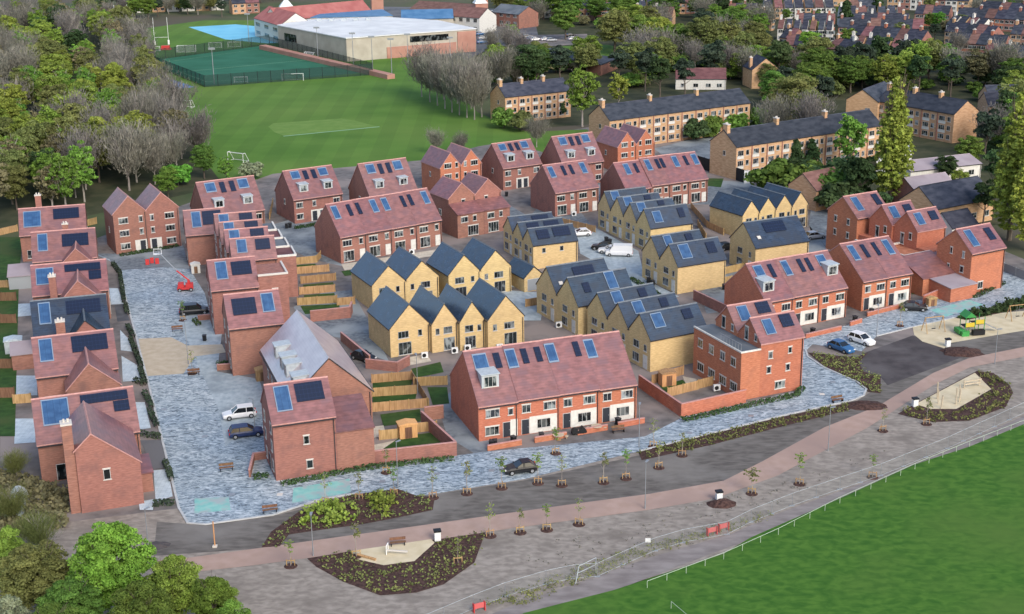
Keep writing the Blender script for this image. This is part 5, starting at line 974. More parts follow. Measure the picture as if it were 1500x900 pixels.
def flatroof(pts, h, wm, rm, label, cat='building', name='flat_roofed_building', zr=None):
    q = [P(p[0], p[1], h) for p in pts]; o = Vector((q[0].x, q[0].y, 0)); root = empty(name, o, 0, label, cat)
    b = MB(); v = [p - o for p in q]
    area = sum(v[i].x * v[(i + 1) % len(v)].y - v[(i + 1) % len(v)].x * v[i].y for i in range(len(v)))
    if area < 0: v = v[::-1]
    b.prism([(p.x, p.y, -.2) for p in v], (0, 0, h + .2)); build(b, 'wall', wm, root)
    c = sum(v, Vector()) / len(v); b = MB(); b.prism([((p.x - c.x) * 1.01 + c.x, (p.y - c.y) * 1.01 + c.y, h + .004) for p in v], (0, 0, .35)); build(b, 'roof', rm, root); return root, o
flatroof([(1190, 262), (1182, 252), (1262, 238), (1270, 246)], 3.2, 'render_white', 'white_paint', 'long white flat-roofed garages behind the laurels')
flatroof([(1284, 238), (1300, 225), (1332, 212), (1336, 222)], 3.2, 'render_white', 'white_paint', 'white flat canopy right behind the poplar')
flatroof([(778, 76), (790, 69), (830, 76), (905, 86), (880, 96), (845, 90)], 3.6, 'brick_red', 'tile_old', 'low dark flat-roofed block beside the school car park')
# ------------------------------------------------------------------ school
r, o = flatroof([(407, 38), (507, 57), (697, 43), (640, 31), (560, 26), (450, 30)], 8.5, 'school_clad', 'roof_flat_white', 'large beige flat-roofed school sports hall with a white roof', cat='school building', name='school_hall')
def on_wall(root, o, pa, pb, h, z0, z1, m, nm, off=.12, f0=0, f1=1):
    a = P(pa[0], pa[1], h); b_ = P(pb[0], pb[1], h); a.z = b_.z = 0; d = b_ - a; n = Vector((d.y, -d.x, 0)).normalized() * off; p0 = a + d * f0 - o; p1 = a + d * f1 - o
    b = MB(); b.prism([(p0.x, p0.y, z0), (p1.x, p1.y, z0), (p1.x, p1.y, z1), (p0.x, p0.y, z1)], (n.x, n.y, 0)); return build(b, nm, m, root)
on_wall(r, o, (507, 57), (697, 43), 8.5, 5.4, 7.6, 'glass', 'window_band', .15, .48, .78)
on_wall(r, o, (507, 57), (697, 43), 8.5, 0, 4.2, 'school_brick', 'brick_base', .3, .3, .84)
on_wall(r, o, (507, 57), (697, 43), 8.5, 0, 8.0, 'school_brick', 'brick_bay', .35, .85, .995)
on_wall(r, o, (407, 38), (507, 57), 8.5, 3.2, 6.2, 'glass', 'window_band', .15, .1, .28)
b = MB()
for k in range(5): b.box(14 + k * 5, 12, 8.86, 16 + k * 5, 14, 9.7)
build(b, 'roof_plant', 'metal_pale', r)
def school_range(A, B, he, hr, D, wm, rm, lb, nwin=8):
    a = P(*A, he); b_ = P(*B, he); W = (b_ - a).length
    return house((a.x, a.y), math.degrees(math.atan2(b_.y - a.y, b_.x - a.x)), W, D, he, hr, wall=wm, roof=rm, label=lb, cat='school building', name='school_building', gut=False, wins=[('F', W * (i + .2) / nwin, z, W / nwin * .5, 1.6) for i in range(nwin) for z in (1.2, 4.6)])
school_range((372, 27), (410, 38), 7.5, 12, 14, 'render_white', 'school_tile', 'near end of the red-tiled school wing with a white wall', 3)
school_range((410, 31), (545, 18), 7.5, 12, 14, 'render_white', 'school_tile', 'long red-tiled school wing behind the sports hall', 14)
school_range((660, 24), (702, 27), 6.5, 10, 12, 'render_white', 'tile_brown', 'brown-roofed school wing behind the white pyramid turrets', 4)
school_range((720, 18), (760, 22), 6.0, 9, 12, 'brick_red', 'roof_grey', 'grey-roofed building right of the school turrets', 4)
school_range((600, 14), (690, 20), 6.5, 9.5, 14, 'school_brick', 'tile_brown', 'brown-roofed school block behind the blue roof', 8)
bighouse((588, 29), 4, 22, 16, 6.5, 9.5, 'school_clad', 'roof_blue', 'school block with a blue vaulted roof', cat='school building', name='school_building')
flatroof([(455, 27), (468, 22), (560, 15), (575, 24)], 8.8, 'school_clad', 'roof_blue', 'blue-roofed link block behind the sports hall', cat='school building', name='school_building')
def turret(px, w_, h, lb):
    p = P(*px); root = empty('turret', (p.x, p.y, 0), .2, lb, 'turret', 'pyramid-topped turrets of the school'); b = MB(); b.box(-w_ / 2, -w_ / 2, -.2, w_ / 2, w_ / 2, h); build(b, 'tower', 'school_brick', root)
    b = MB(); e = w_ / 2 + .4; b.add([(-e, -e, h + .01), (e, -e, h + .01), (e, e, h + .01), (-e, e, h + .01), (0, 0, h + 4)], [(3, 2, 1, 0), (0, 1, 4), (1, 2, 4), (2, 3, 4), (3, 0, 4)]); build(b, 'pyramid_roof', 'white_paint', root)
turret((421, 38), 5.5, 8.5, 'white-capped turret at the left end of the school'); turret((553, 28), 5.5, 9.5, 'white-capped turret in the middle of the school'); turret((704, 42), 5, 11, 'near white-capped turret right of the sports hall'); turret((706, 27), 5, 10, 'far white-capped turret right of the sports hall')
# fence and terrace beside the pitch
fence([(385, 72), (573, 116)], 1.6, 'school_brick', 'long low brick stand between the pitch and the sports hall', name='brick_stand', cat='stand', thick=3.0, posts=False)
for pts, lb in (([(213, 93), (300, 128)], 'tall green mesh fence on the wood side of the artificial pitch'), ([(300, 128), (546, 110)], 'tall green mesh fence along the near side of the artificial pitch'), ([(546, 109), (395, 68)], 'tall green mesh fence between the artificial pitch and the sports hall'), ([(395, 66), (213, 90)], 'tall green mesh fence on the far side of the artificial pitch')):
    fence(pts, 4.0, 'net_green', lb, name='mesh_fence', post_m='black_metal', every=4.5, thick=.06)
def pole_light(px, h, lb, m='steel', group='floodlight masts round the artificial pitch'):
    p = P(*px); root = empty('floodlight', (p.x, p.y, 0), 0, lb, 'floodlight', group); b = MB(); b.bar((0, 0, -.2), (0, 0, h), .16, 8, .09); build(b, 'mast', m, root); b = MB(); b.box(-1.1, -.2, h - .3, 1.1, .2, h + .3); build(b, 'lamp_head', 'steel', root)
for px, lb in (((314, 124), 'floodlight mast at the near left corner of the artificial pitch'), ((466, 88), 'floodlight mast in front of the sports hall corner'), ((518, 98), 'floodlight mast left of the beige hall corner'), ((546, 104), 'floodlight mast at the near right corner of the artificial pitch'), ((574, 108), 'floodlight mast beside the end of the brick stand'), ((598, 100), 'floodlight mast before the dark window band'), ((660, 96), 'floodlight mast before the brick bay of the hall'), ((365, 64), 'floodlight mast at the far side of the artificial pitch')):
    pole_light(px, 12 if px[0] < 600 else 10, lb)
# goals and rugby posts
def goal(px, ang, w_, h, d, lb, net=True):
    p = P(*px); root = empty('football_goal', (p.x, p.y, 0), R(ang), lb, 'goal'); b = MB(); r_ = .07
    b.bar((0, 0, 0), (0, 0, h), r_).bar((w_, 0, 0), (w_, 0, h), r_).bar((-.05, 0, h), (w_ + .05, 0, h), r_)
    b.bar((0, 0, h), (0, d * .4, h), .06).bar((0, d * .4, h), (0, d, 0), .06).bar((w_, 0, h), (w_, d * .4, h), .06).bar((w_, d * .4, h), (w_, d, 0), .06).bar((0, d, .05), (w_, d, .05), .06).bar((0, 0, .05), (0, d, .05), .06).bar((w_, 0, .05), (w_, d, .05), .06)
    build(b, 'frame', 'white_paint', root); n_ = MB(); n_.add([(0, d * .4, h), (w_, d * .4, h), (w_, d, .05), (0, d, .05), (0, 0, h), (w_, 0, h)], [(0, 1, 2, 3), (4, 5, 1, 0)]); build(n_, 'net', 'net_white', root)
goal((413, 119), 4, 7.3, 2.4, 2, 'white goal near the front fence of the artificial pitch'); goal((260, 76), 4, 7.3, 2.4, -2, 'white goal on the grass beyond the artificial pitch'); goal((306, 71), 4, 5, 2.2, 2, 'small white goal at the far side of the pitch, left of two'); goal((334, 70), 4, 5, 2.2, 2, 'small white goal at the far side of the pitch, right of two'); goal((217, 76), 4, 4.5, 2.0, 2, 'small goal left of the red mat behind the pitch')
goal((343, 122), 6, 4.5, 2.0, 2, 'small white goal inside the near left corner fence'); goal((462, 86), 140, 5, 2.2, 2, 'white goal against the hall side of the artificial pitch'); goal((256, 158), -15, 5.5, 2.3, 2.5, 'white goal alone on the big grass field by the wood'); goal((334, 236), -30, 5, 2.3, 2.2, 'white goal at the wood corner behind the two-dormer house')
for px, lb in (((227, 66), 'white rugby posts in front of the sports pitch belt'), ((170, 44), 'white rugby posts half hidden by the wood')):
    p = P(*px); root = empty('rugby_posts', (p.x, p.y, 0), R(8), lb, 'rugby posts'); b = MB(); b.bar((0, 0, 0), (0, 0, 11), .09).bar((5.6, 0, 0), (5.6, 0, 11), .09).bar((0, 0, 3), (5.6, 0, 3), .07); build(b, 'frame', 'white_paint', root)
    b = MB(); b.box(-.35, -.35, 0, .35, .35, 1.8).box(5.25, -.35, 0, 5.95, .35, 1.8); build(b, 'post_pad', 'white_paint', root)
p = P(243, 73); b = MB(); b.box(-2.2, -1, 0, 2.2, 1, .5).box(-1.6, -.8, .5, 1.6, .8, 1.6); o_ = build(b, 'crash_mat', 'red_plastic', None, (p.x, p.y, 0)); tag(o_, 'stacked red mats between the small goal and the white goal', 'mat')
# ------------------------------------------------------------------ far suburb houses
ROWS = [((1165, 33), (1222, 34), 5, 'pink'), ((1250, 32), (1330, 34), 7, 'tan'), ((1390, 62), (1470, 68), 6, 'pink'), ((1240, 68), (1330, 74), 7, 'render'), ((1150, 66), (1200, 68), 4, 'pink'), ((1400, 24), (1500, 30), 7, 'pink'), ((1230, 22), (1330, 22), 7, 'render'), ((1340, 20), (1390, 22), 4, 'pink'), ((1068, 18), (1110, 18), 4, 'pink'), ((870, 16), (900, 15), 3, 'pink'), ((940, 12), (980, 11), 4, 'render'), ((1480, 50), (1560, 55), 5, 'tan'), ((1139, 42), (1222, 44), 7, 'render'), ((1228, 40), (1352, 43), 8, 'pink'), ((1236, 50), (1350, 60), 9, 'pink'), ((1142, 55), (1160, 57), 2, 'tan'), ((1212, 71), (1248, 76), 3, 'tan'), ((1384, 46), (1452, 53), 5, 'tan'), ((1432, 14), (1520, 20), 6, 'tan'), ((1120, 12), (1225, 11), 7, 'render'), ((1250, 12), (1290, 9), 3, 'tan'), ((928, 23), (985, 24), 4, 'tan'), ((1386, 36), (1440, 42), 4, 'render'), ((990, 5), (1060, 4), 5, 'tan'), ((1440, 80), (1500, 84), 4, 'tan'), ((1130, 28), (1135, 27), 1, 'tan'), ((840, 10), (905, 8), 4, 'tan'), ((760, 12), (815, 10), 3, 'render'), ((1300, -2), (1420, 2), 7, 'tan'), ((1160, -6), (1280, -6), 6, 'tan'), ((200, 4), (330, 0), 6, 'render'), ((340, 6), (380, 4), 2, 'tan')]
WM = {'render': ('render_white', 'brick_tan', 'render_white'), 'pink': ('brick_red', 'brick_orange', 'brick_red'), 'tan': ('brick_tan', 'brick_red', 'render_white')}
wm_s = window_meshes(1.6, 1.2, 'w')
for ri, (A, B, n, kd) in enumerate(ROWS):
    a = P(*A, 5); b_ = P(*B, 5); d = (b_ - a) / n; W = d.length; ang = math.degrees(math.atan2(d.y, d.x))
    for i in range(n):
        q = a + d * i; gap = .04 if kd != 'render' else 1.0; wmn = WM[kd][i % 3]
        side = 'top of the picture' if A[1] < 20 else 'upper right'
        u = house((q.x, q.y), ang, W - gap, 8.5, 5 + .05 * (i % 2), 8.2 + .05 * (i % 2), wall=wmn, roof=('tile_brown' if (i + ri) % 4 == 0 else 'tile_old'), vg=.02, gut=False, name='suburban_house',
                  wins=[('F', W * f, z, 1.6, 1.2) for f in (.12, .6) for z in (.9, 3.3)], chims=[(W * .1, 3.8, .9, 1, 9.6)] if i % 2 == 0 else [],
                  label={'render_white': 'white-walled', 'brick_tan': 'tan brick', 'brick_red': 'red brick', 'brick_orange': 'orange brick'}[wmn] + ' house in the far terraces of the suburb, ' + side, group='far suburban houses: ' + wmn.replace('_', ' ') + (' top' if A[1] < 20 else ' right'))
# filler trees of the far suburb
fill_px = []
def on_house(x, y, m=2.5):
    for (ox, oy, a, W_, D_) in FOOT:
        dx, dy = x - ox, y - oy; u = dx * math.cos(a) + dy * math.sin(a); v = -dx * math.sin(a) + dy * math.cos(a)
        if -m < u < W_ + m and -m < v < D_ + m: return True
    return False
random.seed(77); nfill = nb = 0
for k in range(6000):
    x = random.uniform(700, 1560); y_ = -16 + 250 * random.random() ** 1.5
    if y_ > 60 and x < 900 and not (700 < x < 860 and 100 < y_ < 135): continue
    if y_ < 62 and x < 740: continue
    if 735 < x < 865 and 42 < y_ < 80: continue
    if y_ > 150 and x < 1130: continue
    if y_ > 130 and not (1120 < x < 1560): continue
    if y_ > 215 and x < 1380: continue
    if 1195 < x < 1440 and y_ > 142: continue
    far_rows = 1120 < x < 1540 and y_ < 112
    if far_rows and random.random() < (.84 if y_ < 84 else .45): continue
    p = P(x, y_)
    if on_house(p.x, p.y): continue
    big = nfill < 245 and not any((p.x - q[0]) ** 2 + (p.y - q[1]) ** 2 < 9.0 ** 2 for q in fill_px)
    if big:
        fill_px.append((p.x, p.y)); kd, lf, w2 = random.choices(cand, [3.4, 3.2, .9, 1.8, 2.8, .6, 1, 1])[0]
        tree(kd, p.x, p.y, random.uniform(6, 9) if far_rows else random.uniform(10, 16), lf, w2 + ' tree among the far suburban rooftops', 'suburb trees: ' + w2, name='suburb_tree', wide=random.uniform(1.0, 1.4)); nfill += 1
    elif nb < 250:
        lf, w2 = random.choice([('mid', 'green'), ('olive', 'olive'), ('dark', 'dark'), ('fresh', 'light green'), ('brown', 'brown')])
        tree('bush', p.x, p.y, random.uniform(3, 6), lf, w2 + ' garden bush between the far houses and trees', 'suburb bushes: ' + w2, name='garden_bush', cat='bush', wide=1.2); nb += 1
print('fill', nfill, nb)

# suburb ground colour patches (roads and car parks)
sheet('suburb_ground', [(690, 30), (1560, 10), (1560, 330), (1380, 330), (1230, 285), (1080, 240), (1000, 205), (900, 180), (760, 190), (740, 180), (700, 120)], .012, 'wood_floor')
sheet('suburb_ground', [(690, 30), (690, -25), (1600, -25), (1560, 10)], .012, 'wood_floor')
sheet('school_ground', [(560, 120), (420, 60), (360, 30), (560, 10), (780, 14), (790, 60), (720, 70), (640, 110), (600, 112)], .014, 'asphalt')
sheet('car_park', [(768, 52), (860, 50), (862, 64), (780, 70), (764, 62)], .03, 'estate')
sheet('verge', [(818, 68), (890, 66), (940, 76), (935, 90), (880, 84)], .03, 'field')
sheet('verge', [(735, 195), (860, 190), (870, 205), (800, 225), (740, 205)], .03, 'field')
sheet('access_road', [(958, 218), (1010, 205), (1075, 198), (1120, 195), (1080, 240), (1040, 248), (980, 235)], .03, 'lane')
sheet('service_road', [(1188, 296), (1220, 292), (1290, 320), (1330, 300), (1380, 318), (1388, 350), (1360, 360), (1225, 380), (1200, 350)], .034, 'lane')

# ------------------------------------------------------------------ vehicles
_wh = None
def car(px, yaw, paint, label, L_=4.3, Wd=1.8, H=1.55, kind='hatch', group=None, scale=1.0, pt=None):
    global _wh
    p = P(*px) if pt is None else Vector((pt[0], pt[1], 0)); z = .07
    root = empty('parked_car' if kind != 'van' else 'parked_van', (p.x, p.y, z), R(yaw), label, 'car' if kind != 'van' else 'van', group)
    hl = L_ / 2; hw = Wd / 2
    if kind == 'van': st = [(-hl, .62, .62), (-hl + .05, .95, 1), (hl - 1.25, 1.0, 1), (hl - .5, .98, .97), (hl - .06, .85, .9), (hl, .55, .8)]
    else: st = [(-hl, .55, .8), (-hl + .12, .88, .93), (-hl + .7, .95, 1), (hl - 1.4, .95, 1), (hl - .6, .84, .97), (hl - .12, .72, .88), (hl, .5, .7)]
    b = MB(); sec = []
    for (x, zt, wf) in st:
        w_ = hw * wf; zt_ = zt * (1.0 if kind != 'van' else 1.12)
        sec.append([(x, -w_ * .86, .22), (x, -w_, .42), (x, -w_, zt_ * .78), (x, -w_ * .93, zt_), (x, w_ * .93, zt_), (x, w_, zt_ * .78), (x, w_, .42), (x, w_ * .86, .22)])
    vs = [v for s in sec for v in s]; fs = []
    for i in range(len(sec) - 1):
        for j in range(8): fs.append((i * 8 + j, i * 8 + (j + 1) % 8, (i + 1) * 8 + (j + 1) % 8, (i + 1) * 8 + j))
    fs.append(tuple(range(8))[::-1]); fs.append(tuple((len(sec) - 1) * 8 + j for j in range(8)))
    b.add(vs, [f[::-1] for f in fs]); build(b, 'body', 'paint_' + paint, root)
    # cabin: glass band and painted roof
    if kind == 'van': xs = (-hl + .06, -hl + .14, hl - 1.5, hl - .75); zb, zt, rw = 1.08, H + .3, .88
    elif kind == 'suv': xs = (-hl + .15, -hl + .5, hl - 2.1, hl - 1.25); zb, zt, rw = .92, H, .8
    else: xs = (-hl + .3, -hl + .95, hl - 2.2, hl - 1.3); zb, zt, rw = .9, H - .08, .78
    wb = hw * .93; wt = hw * rw
    g_ = MB(); g_.add([(xs[0], -wb, zb), (xs[3], -wb, zb), (xs[3], wb, zb), (xs[0], wb, zb), (xs[1], -wt, zt - .07), (xs[2], -wt, zt - .07), (xs[2], wt, zt - .07), (xs[1], wt, zt - .07)], [(0, 1, 5, 4), (1, 2, 6, 5), (2, 3, 7, 6), (3, 0, 4, 7), (4, 5, 6, 7)])
    if kind == 'van':
        build(g_, 'cargo_body', 'paint_' + paint, root); g2 = MB(); g2.add([(xs[3] + .02, -wb * .9, zb + .05), (xs[3] + .02, wb * .9, zb + .05), (xs[2] + .07, wt * .92, zt - .12), (xs[2] + .07, -wt * .92, zt - .12)], [(0, 1, 2, 3)])
        g2.add([(xs[2] - .9, -wb - .004, zb + .05), (xs[3] - .12, -wb - .004, zb + .05), (xs[2] - .05, -wt - .02, zt - .2), (xs[2] - .9, -wt - .02, zt - .2)], [(0, 1, 2, 3)]); build(g2, 'windscreen', 'car_glass', root)
    else: build(g_, 'windows', 'car_glass', root)
    b = MB(); b.prism([(xs[1] - .05, -wt - .02, zt - .068), (xs[2] + .05, -wt - .02, zt - .068), (xs[2] + .05, wt + .02, zt - .068), (xs[1] - .05, wt + .02, zt - .068)], (0, 0, .07)); build(b, 'roof', 'paint_' + paint, root)
    if kind != 'van':
        b = MB()
        for x in (xs[1] + .9,):
            for s in (-1, 1): b.bar((x, s * (wb + .005), zb), (x - .02, s * (wt + .012), zt - .07), .04, 4)
        for s in (-1, 1): b.bar((xs[3], s * wb, zb), (xs[2], s * wt, zt - .06), .045, 4).bar((xs[0], s * wb, zb), (xs[1], s * wt, zt - .06), .05, 4)
        build(b, 'pillar', 'paint_' + paint, root)
    if _wh is None:
        t_ = MB(); t_.bar((0, -.11, 0), (0, .11, 0), .33, 18); r_ = MB(); r_.bar((0, -.125, 0), (0, .125, 0), .2, 12); _wh = (t_.mesh('wheel', 'tyre'), r_.mesh('rim', 'rim'))
    for x in (-hl + .78, hl - .82):
        for s in (-1, 1):
            w_ = link('wheel', _wh[0], root, (x, s * (hw - .07), .33)); link('rim', _wh[1], w_)
    for s in (-1, 1):
        b = MB(); b.box(hl - .14, s * hw * .62 - .17, .58, hl - .02, s * hw * .62 + .17, .72); build(b, 'headlight', 'lamp_white', root)
        b = MB(); b.box(-hl - .015, s * hw * .72 - .14, .62, -hl + .1, s * hw * .72 + .14, .85); build(b, 'tail_light', 'lamp_red', root)
        b = MB(); b.box(xs[3] - .25, s * (wb + .1) - .09, zb + .02, xs[3] - .08, s * (wb + .1) + .09, zb + .16); build(b, 'mirror', 'paint_' + paint, root)
    return root
car((351, 612), 197, 'white', 'white parked car in the bay beside the dormered roof', 4.6, kind='suv', H=1.65)
car((361, 639), 16, 'navy', 'dark navy parked car next to the white one on the patterned street', 4.6, kind='suv')
car((285, 460), 12, 'black', 'large black parked car beside the red lifting machine', 5.0, 2.0, kind='suv', H=1.75)
car((762, 692), 195, 'black', 'dark car parked on the front street beside a young tree', 4.2)
car((1232, 514), -56, 'blue', 'blue parked car beside the white one near the dark soil', 4.5)
car((1262, 503), -54, 'white', 'white parked car beside the blue one near the dark soil', 4.4, kind='suv')
car((1339, 455), -10, 'black', 'dark parked car in front of the red pair on the right', 4.3)
car((850, 346), 190, 'white', 'white car alone at the far end of the car court', 4.4)
car((882, 366), 165, 'black', 'dark car half hidden behind the white vans', 4.3)
car((892, 371), 168, 'white', 'white car between the dark car and the white van in the court', 4.2)
car((907, 375), 172, 'white', 'white van at the right of the row in the car court', 5.2, 1.95, 1.9, 'van')
car((1193, 350), 20, 'silver', 'pale grey car behind the lone yellow house', 4.6)
car((1066, 366), 20, 'black', 'dark car between the yellow pair and the lone yellow house', 4.2)
car((533, 528), -40, 'black', 'black car tucked beside the brick wall under the four yellow gables', 4.2)
for i, (x, y_, c) in enumerate([(772, 56, 'silver'), (778, 59, 'blue'), (785, 60, 'white'), (800, 60, 'white'), (808, 61, 'silver'), (840, 59, 'white'), (836, 54, 'black'), (704, 52, 'blue'), (708, 58, 'silver'), (706, 64, 'blue'), (722, 20, 'white'), (731, 21, 'silver'), (1392, 38, 'silver'), (1404, 39, 'white'), (1416, 42, 'blue'), (1428, 43, 'white'), (1300, 30, 'white'), (1308, 31, 'blue')]):
    car((x, y_), 20, c, c + (' car parked in the distant school car park' if x < 900 else ' car parked among the far terraces'), 4.4, group='far parked cars: ' + c + (' school' if x < 900 else ' terraces'))
# red boom lift
p = P(272, 426); t_ = empty('boom_lift', (p.x, p.y, .06), R(10), 'red boom lift with its arm stretched over the patterned street', 'boom lift')
t_.scale = (.82, .82, .82)
b = MB(); b.box(-1.7, -1.0, .45, 1.7, 1.0, .95); build(b, 'chassis', 'red_plastic', t_)
b = MB(); b.box(-1.5, -.85, .96, -.3, .85, 1.75).box(.1, -.85, .96, 1.7, .85, 1.55).box(.5, -.25, 1.55, 1.1, .25, 2.2); build(b, 'turntable', 'red_plastic', t_)
b = MB(); b.bar((.9, 0, 2.2), (-1.6, .6, 4.4), .17, 8); build(b, 'lower_arm', 'red_plastic', t_); b = MB(); b.bar((-1.6, .6, 4.4), (-5.2, 2.2, 8.4), .12, 8); build(b, 'upper_arm', 'steel', t_)
b = MB()
for x in (-.9, .9):
    for y in (-.4, .4): b.bar((-5.4 + x * .9, 2.4 + y, 7.9), (-5.4 + x * .9, 2.4 + y, 9.0), .03)
b.box(-6.25, 1.95, 7.85, -4.5, 2.85, 7.93).box(-6.25, 1.97, 8.97, -4.5, 2.0, 9.03).box(-6.25, 2.8, 8.97, -4.5, 2.83, 9.03).box(-6.25, 1.97, 8.97, -6.2, 2.83, 9.03).box(-4.55, 1.97, 8.97, -4.5, 2.83, 9.03); build(b, 'basket', 'white_paint', t_)
for x in (-1.2, 1.2):
    for s in (-1, 1): w_ = link('wheel', _wh[0], t_, (x, s * 1.0, .38)); w_.scale = (1.2, 1.2, 1.2); link('rim', _wh[1], w_)
p = P(223, 388); t_ = empty('barrier', (p.x, p.y, .06), .3, 'red plastic barriers at the top of the patterned street', 'barrier')
for k in range(3):
    b = MB(); b.box(-1.2 + k * .9, -.05 + (k % 2) * .8, 0, -.5 + k * .9, .12 + (k % 2) * .8, 1.1); build(b, 'panel', 'red_plastic', t_)
def boxthing(name, px, w_, d_, h, m, lb, cat, rz=.3, roof=None, z=.06):
    p = P(*px); t_ = empty(name, (p.x, p.y, z), rz, lb, cat); b = MB(); b.box(0, 0, 0, w_, d_, h); build(b, 'body', m, t_)
    b = MB(); r_ = roof or m; b.prism([(-.12, -.12, h + .003), (w_ + .12, -.12, h + .003), (w_ + .12, -.12, h + .1), (w_ / 2, -.12, h + .35), (-.12, -.12, h + .1)], (0, d_ + .24, 0)); build(b, 'roof', r_, t_)
    b = MB(); b.box(w_ * .3, -.04, .05, w_ * .7, -.002, h * .85); build(b, 'door', 'timber_dark', t_)
boxthing('garden_shed', (586, 645), 2.4, 1.6, 1.9, 'shed_wood', 'orange timber shed on the walled corner lawn', 'shed', roof='shed_wood'); boxthing('garden_shed', (970, 568), 2.2, 1.5, 1.9, 'shed_wood', 'orange timber shed in the garden under the blank yellow wall', 'shed', roof='timber')
boxthing('bin_store', (376, 560), 2.0, 1.4, 1.6, 'timber', 'timber bin store beside the bay of the white car', 'store', roof='timber'); boxthing('storage_box', (281, 402), 1.6, 1.5, 1.6, 'render_white', 'white storage box against the stepped townhouses', 'box')
boxthing('summer_house', (8, 520), 2.6, 2.2, 2.0, 'metal_pale', 'pale garden room at the left edge beside the rectangular-array house', 'shed', roof='patio'); boxthing('garden_shed', (22, 540), 2.0, 1.6, 1.9, 'timber', 'timber shed left of the rectangular-array house', 'shed', roof='timber'); boxthing('bin_store', (1360, 450), 1.6, .8, 1.3, 'timber', 'timber bin store by the small right-hand lawn', 'store', roof='timber')
# polytunnel in the scrub
p = P(18, 762); t_ = empty('polytunnel', (p.x, p.y, 0), R(100), 'pale polytunnel in the scrub left of the nearest house', 'polytunnel'); b = MB()
n_ = 10; pr = [(0, 1.1 * math.cos(math.pi * i / n_), 1.7 * math.sin(math.pi * i / n_)) for i in range(n_ + 1)]; b.prism(pr, (6.0, 0, 0)); build(b, 'cover', 'metal_pale', t_)
b = MB(); b.box(-.04, -.35, 0, -.005, .35, 1.4); build(b, 'door', 'frame_grey', t_)
# air-source units and bins beside the houses
def ashp(px, rz, lb):
    p = P(*px); t_ = empty('heat_pump', (p.x, p.y, .06), R(rz), lb, 'heat pump', 'white heat pumps in the gardens'); b = MB(); b.box(0, 0, .1, 1.0, .4, 1.0); build(b, 'casing', 'white_paint', t_); b = MB(); b.bar((.4, -.012, .55), (.4, .02, .55), .32, 16); build(b, 'fan_grille', 'black_metal', t_)
for px, lb in (((618, 527), 'white heat pump at the left yellow gable'), ((662, 520), 'white heat pump between the middle yellow gables'), ((681, 516), 'white heat pump at the third yellow gable'), ((728, 515), 'white heat pump at the rightmost yellow gable'), ((815, 482), 'white heat pump in the yard of the yellow pair'), ((1046, 575), 'white heat pump beside the orange corner house'), ((1362, 418), 'white heat pump by the glazed lean-to'), ((600, 374), 'white heat pump under the long red terrace'), ((838, 318), 'white heat pump at the plain-roofed red pair')):
    ashp(px, 18, lb)
# ------------------------------------------------------------------ street furniture
def lamp_post(px, h, lb, m='steel', arm=.6):
    p = P(*px); root = empty('street_lamp', (p.x, p.y, 0), random.uniform(0, 3), lb, 'street lamp', 'slim street lamps'); b = MB(); b.bar((0, 0, -.2), (0, 0, 1.1), .08, 8).bar((0, 0, 1.1), (0, 0, h), .055, 8, .04); build(b, 'pole', m, root)
    b = MB(); b.prism([(-.05, -.12, h), (arm, -.16, h + .05), (arm, .16, h + .05), (-.05, .12, h)], (0, 0, .07)); build(b, 'lamp_head', 'steel', root)
for px, h, lb in [((945, 746), 6, 'lamp post on the lower edge of the footpath in the middle'), ((1213, 661), 6, 'lamp post on the lower edge of the footpath, right of the middle one'), ((1457, 534), 5.5, 'lamp post beside the footpath above the right sandpit'), ((936, 656), 6, 'lamp post on the front street at the brick alley'), ((583, 714), 6, 'lamp post on the front street below the walled corner lawn'), ((459, 815), 5, 'lamp post at the tip of the near sandpit bed'),
                  ((276, 534), 7, 'lamp post standing at the edge of the tan crossing'), ((1284, 492), 5, 'lamp post beside the parked white car at the dark soil'), ((374, 636), 5, 'lamp post beside the navy car'), ((218, 806), 5, 'lamp post on the mud below the nearest house'), ((700, 604), 6, 'lamp post at the top of the alley by the front terrace'), ((612, 578), 6, 'lamp post in the ladder gardens'), ((1300, 430), 5, 'lamp post before the red pair')]:
    lamp_post(px, h, lb)
p = P(315, 802); t_ = empty('marker_post', (p.x, p.y, 0), 0, 'orange timber post on the mud at the street corner', 'post'); b = MB(); b.bar((0, 0, -.2), (0, 0, 3.2), .07, 8); build(b, 'pole', 'shed_wood', t_); b = MB(); b.box(-.25, -.2, 0, .25, .2, .25); build(b, 'base', 'stone_sill', t_)
def bench(px, rz, lb, m='timber_dark'):
    p = P(*px); t_ = empty('bench', (p.x, p.y, .05), R(rz), lb, 'bench'); b = MB()
    for k in range(3): b.box(-.9, -.2 + k * .15, .42, .9, -.08 + k * .15, .46)
    build(b, 'seat', m, t_); b = MB(); b.box(-.9, .3, .55, .9, .34, .9); build(b, 'backrest', m, t_)
    for x in (-.75, .75): b = MB(); b.box(x - .04, -.2, 0, x + .04, .28, .418); build(b, 'leg', 'black_metal', t_)
for px, rz, lb in (((396, 752), 15, 'dark bench at the street edge by the teal crossing'), ((332, 690), 15, 'dark bench on the patterned street before the corner house'), ((906, 634), 15, 'dark bench on the front street by the right-end terrace house'), ((1227, 590), 20, 'dark bench at the street edge by the rounded corner'), ((260, 486), 15, 'dark bench above the tan crossing'), ((284, 550), 12, 'dark bench below the tan crossing'), ((583, 800), 10, 'dark low bench inside the near sandpit')):
    bench(px, rz, lb)
def sign_bin(px, lb):
    p = P(*px); t_ = empty('litter_bin', (p.x, p.y, .05), .2, lb, 'bin'); b = MB(); b.box(-.35, -.3, 0, .35, .3, 1.1); build(b, 'bin_body', 'white_paint', t_); b = MB(); b.box(-.42, -.36, 1.1, .42, .36, 1.3); build(b, 'lid', 'black_metal', t_)
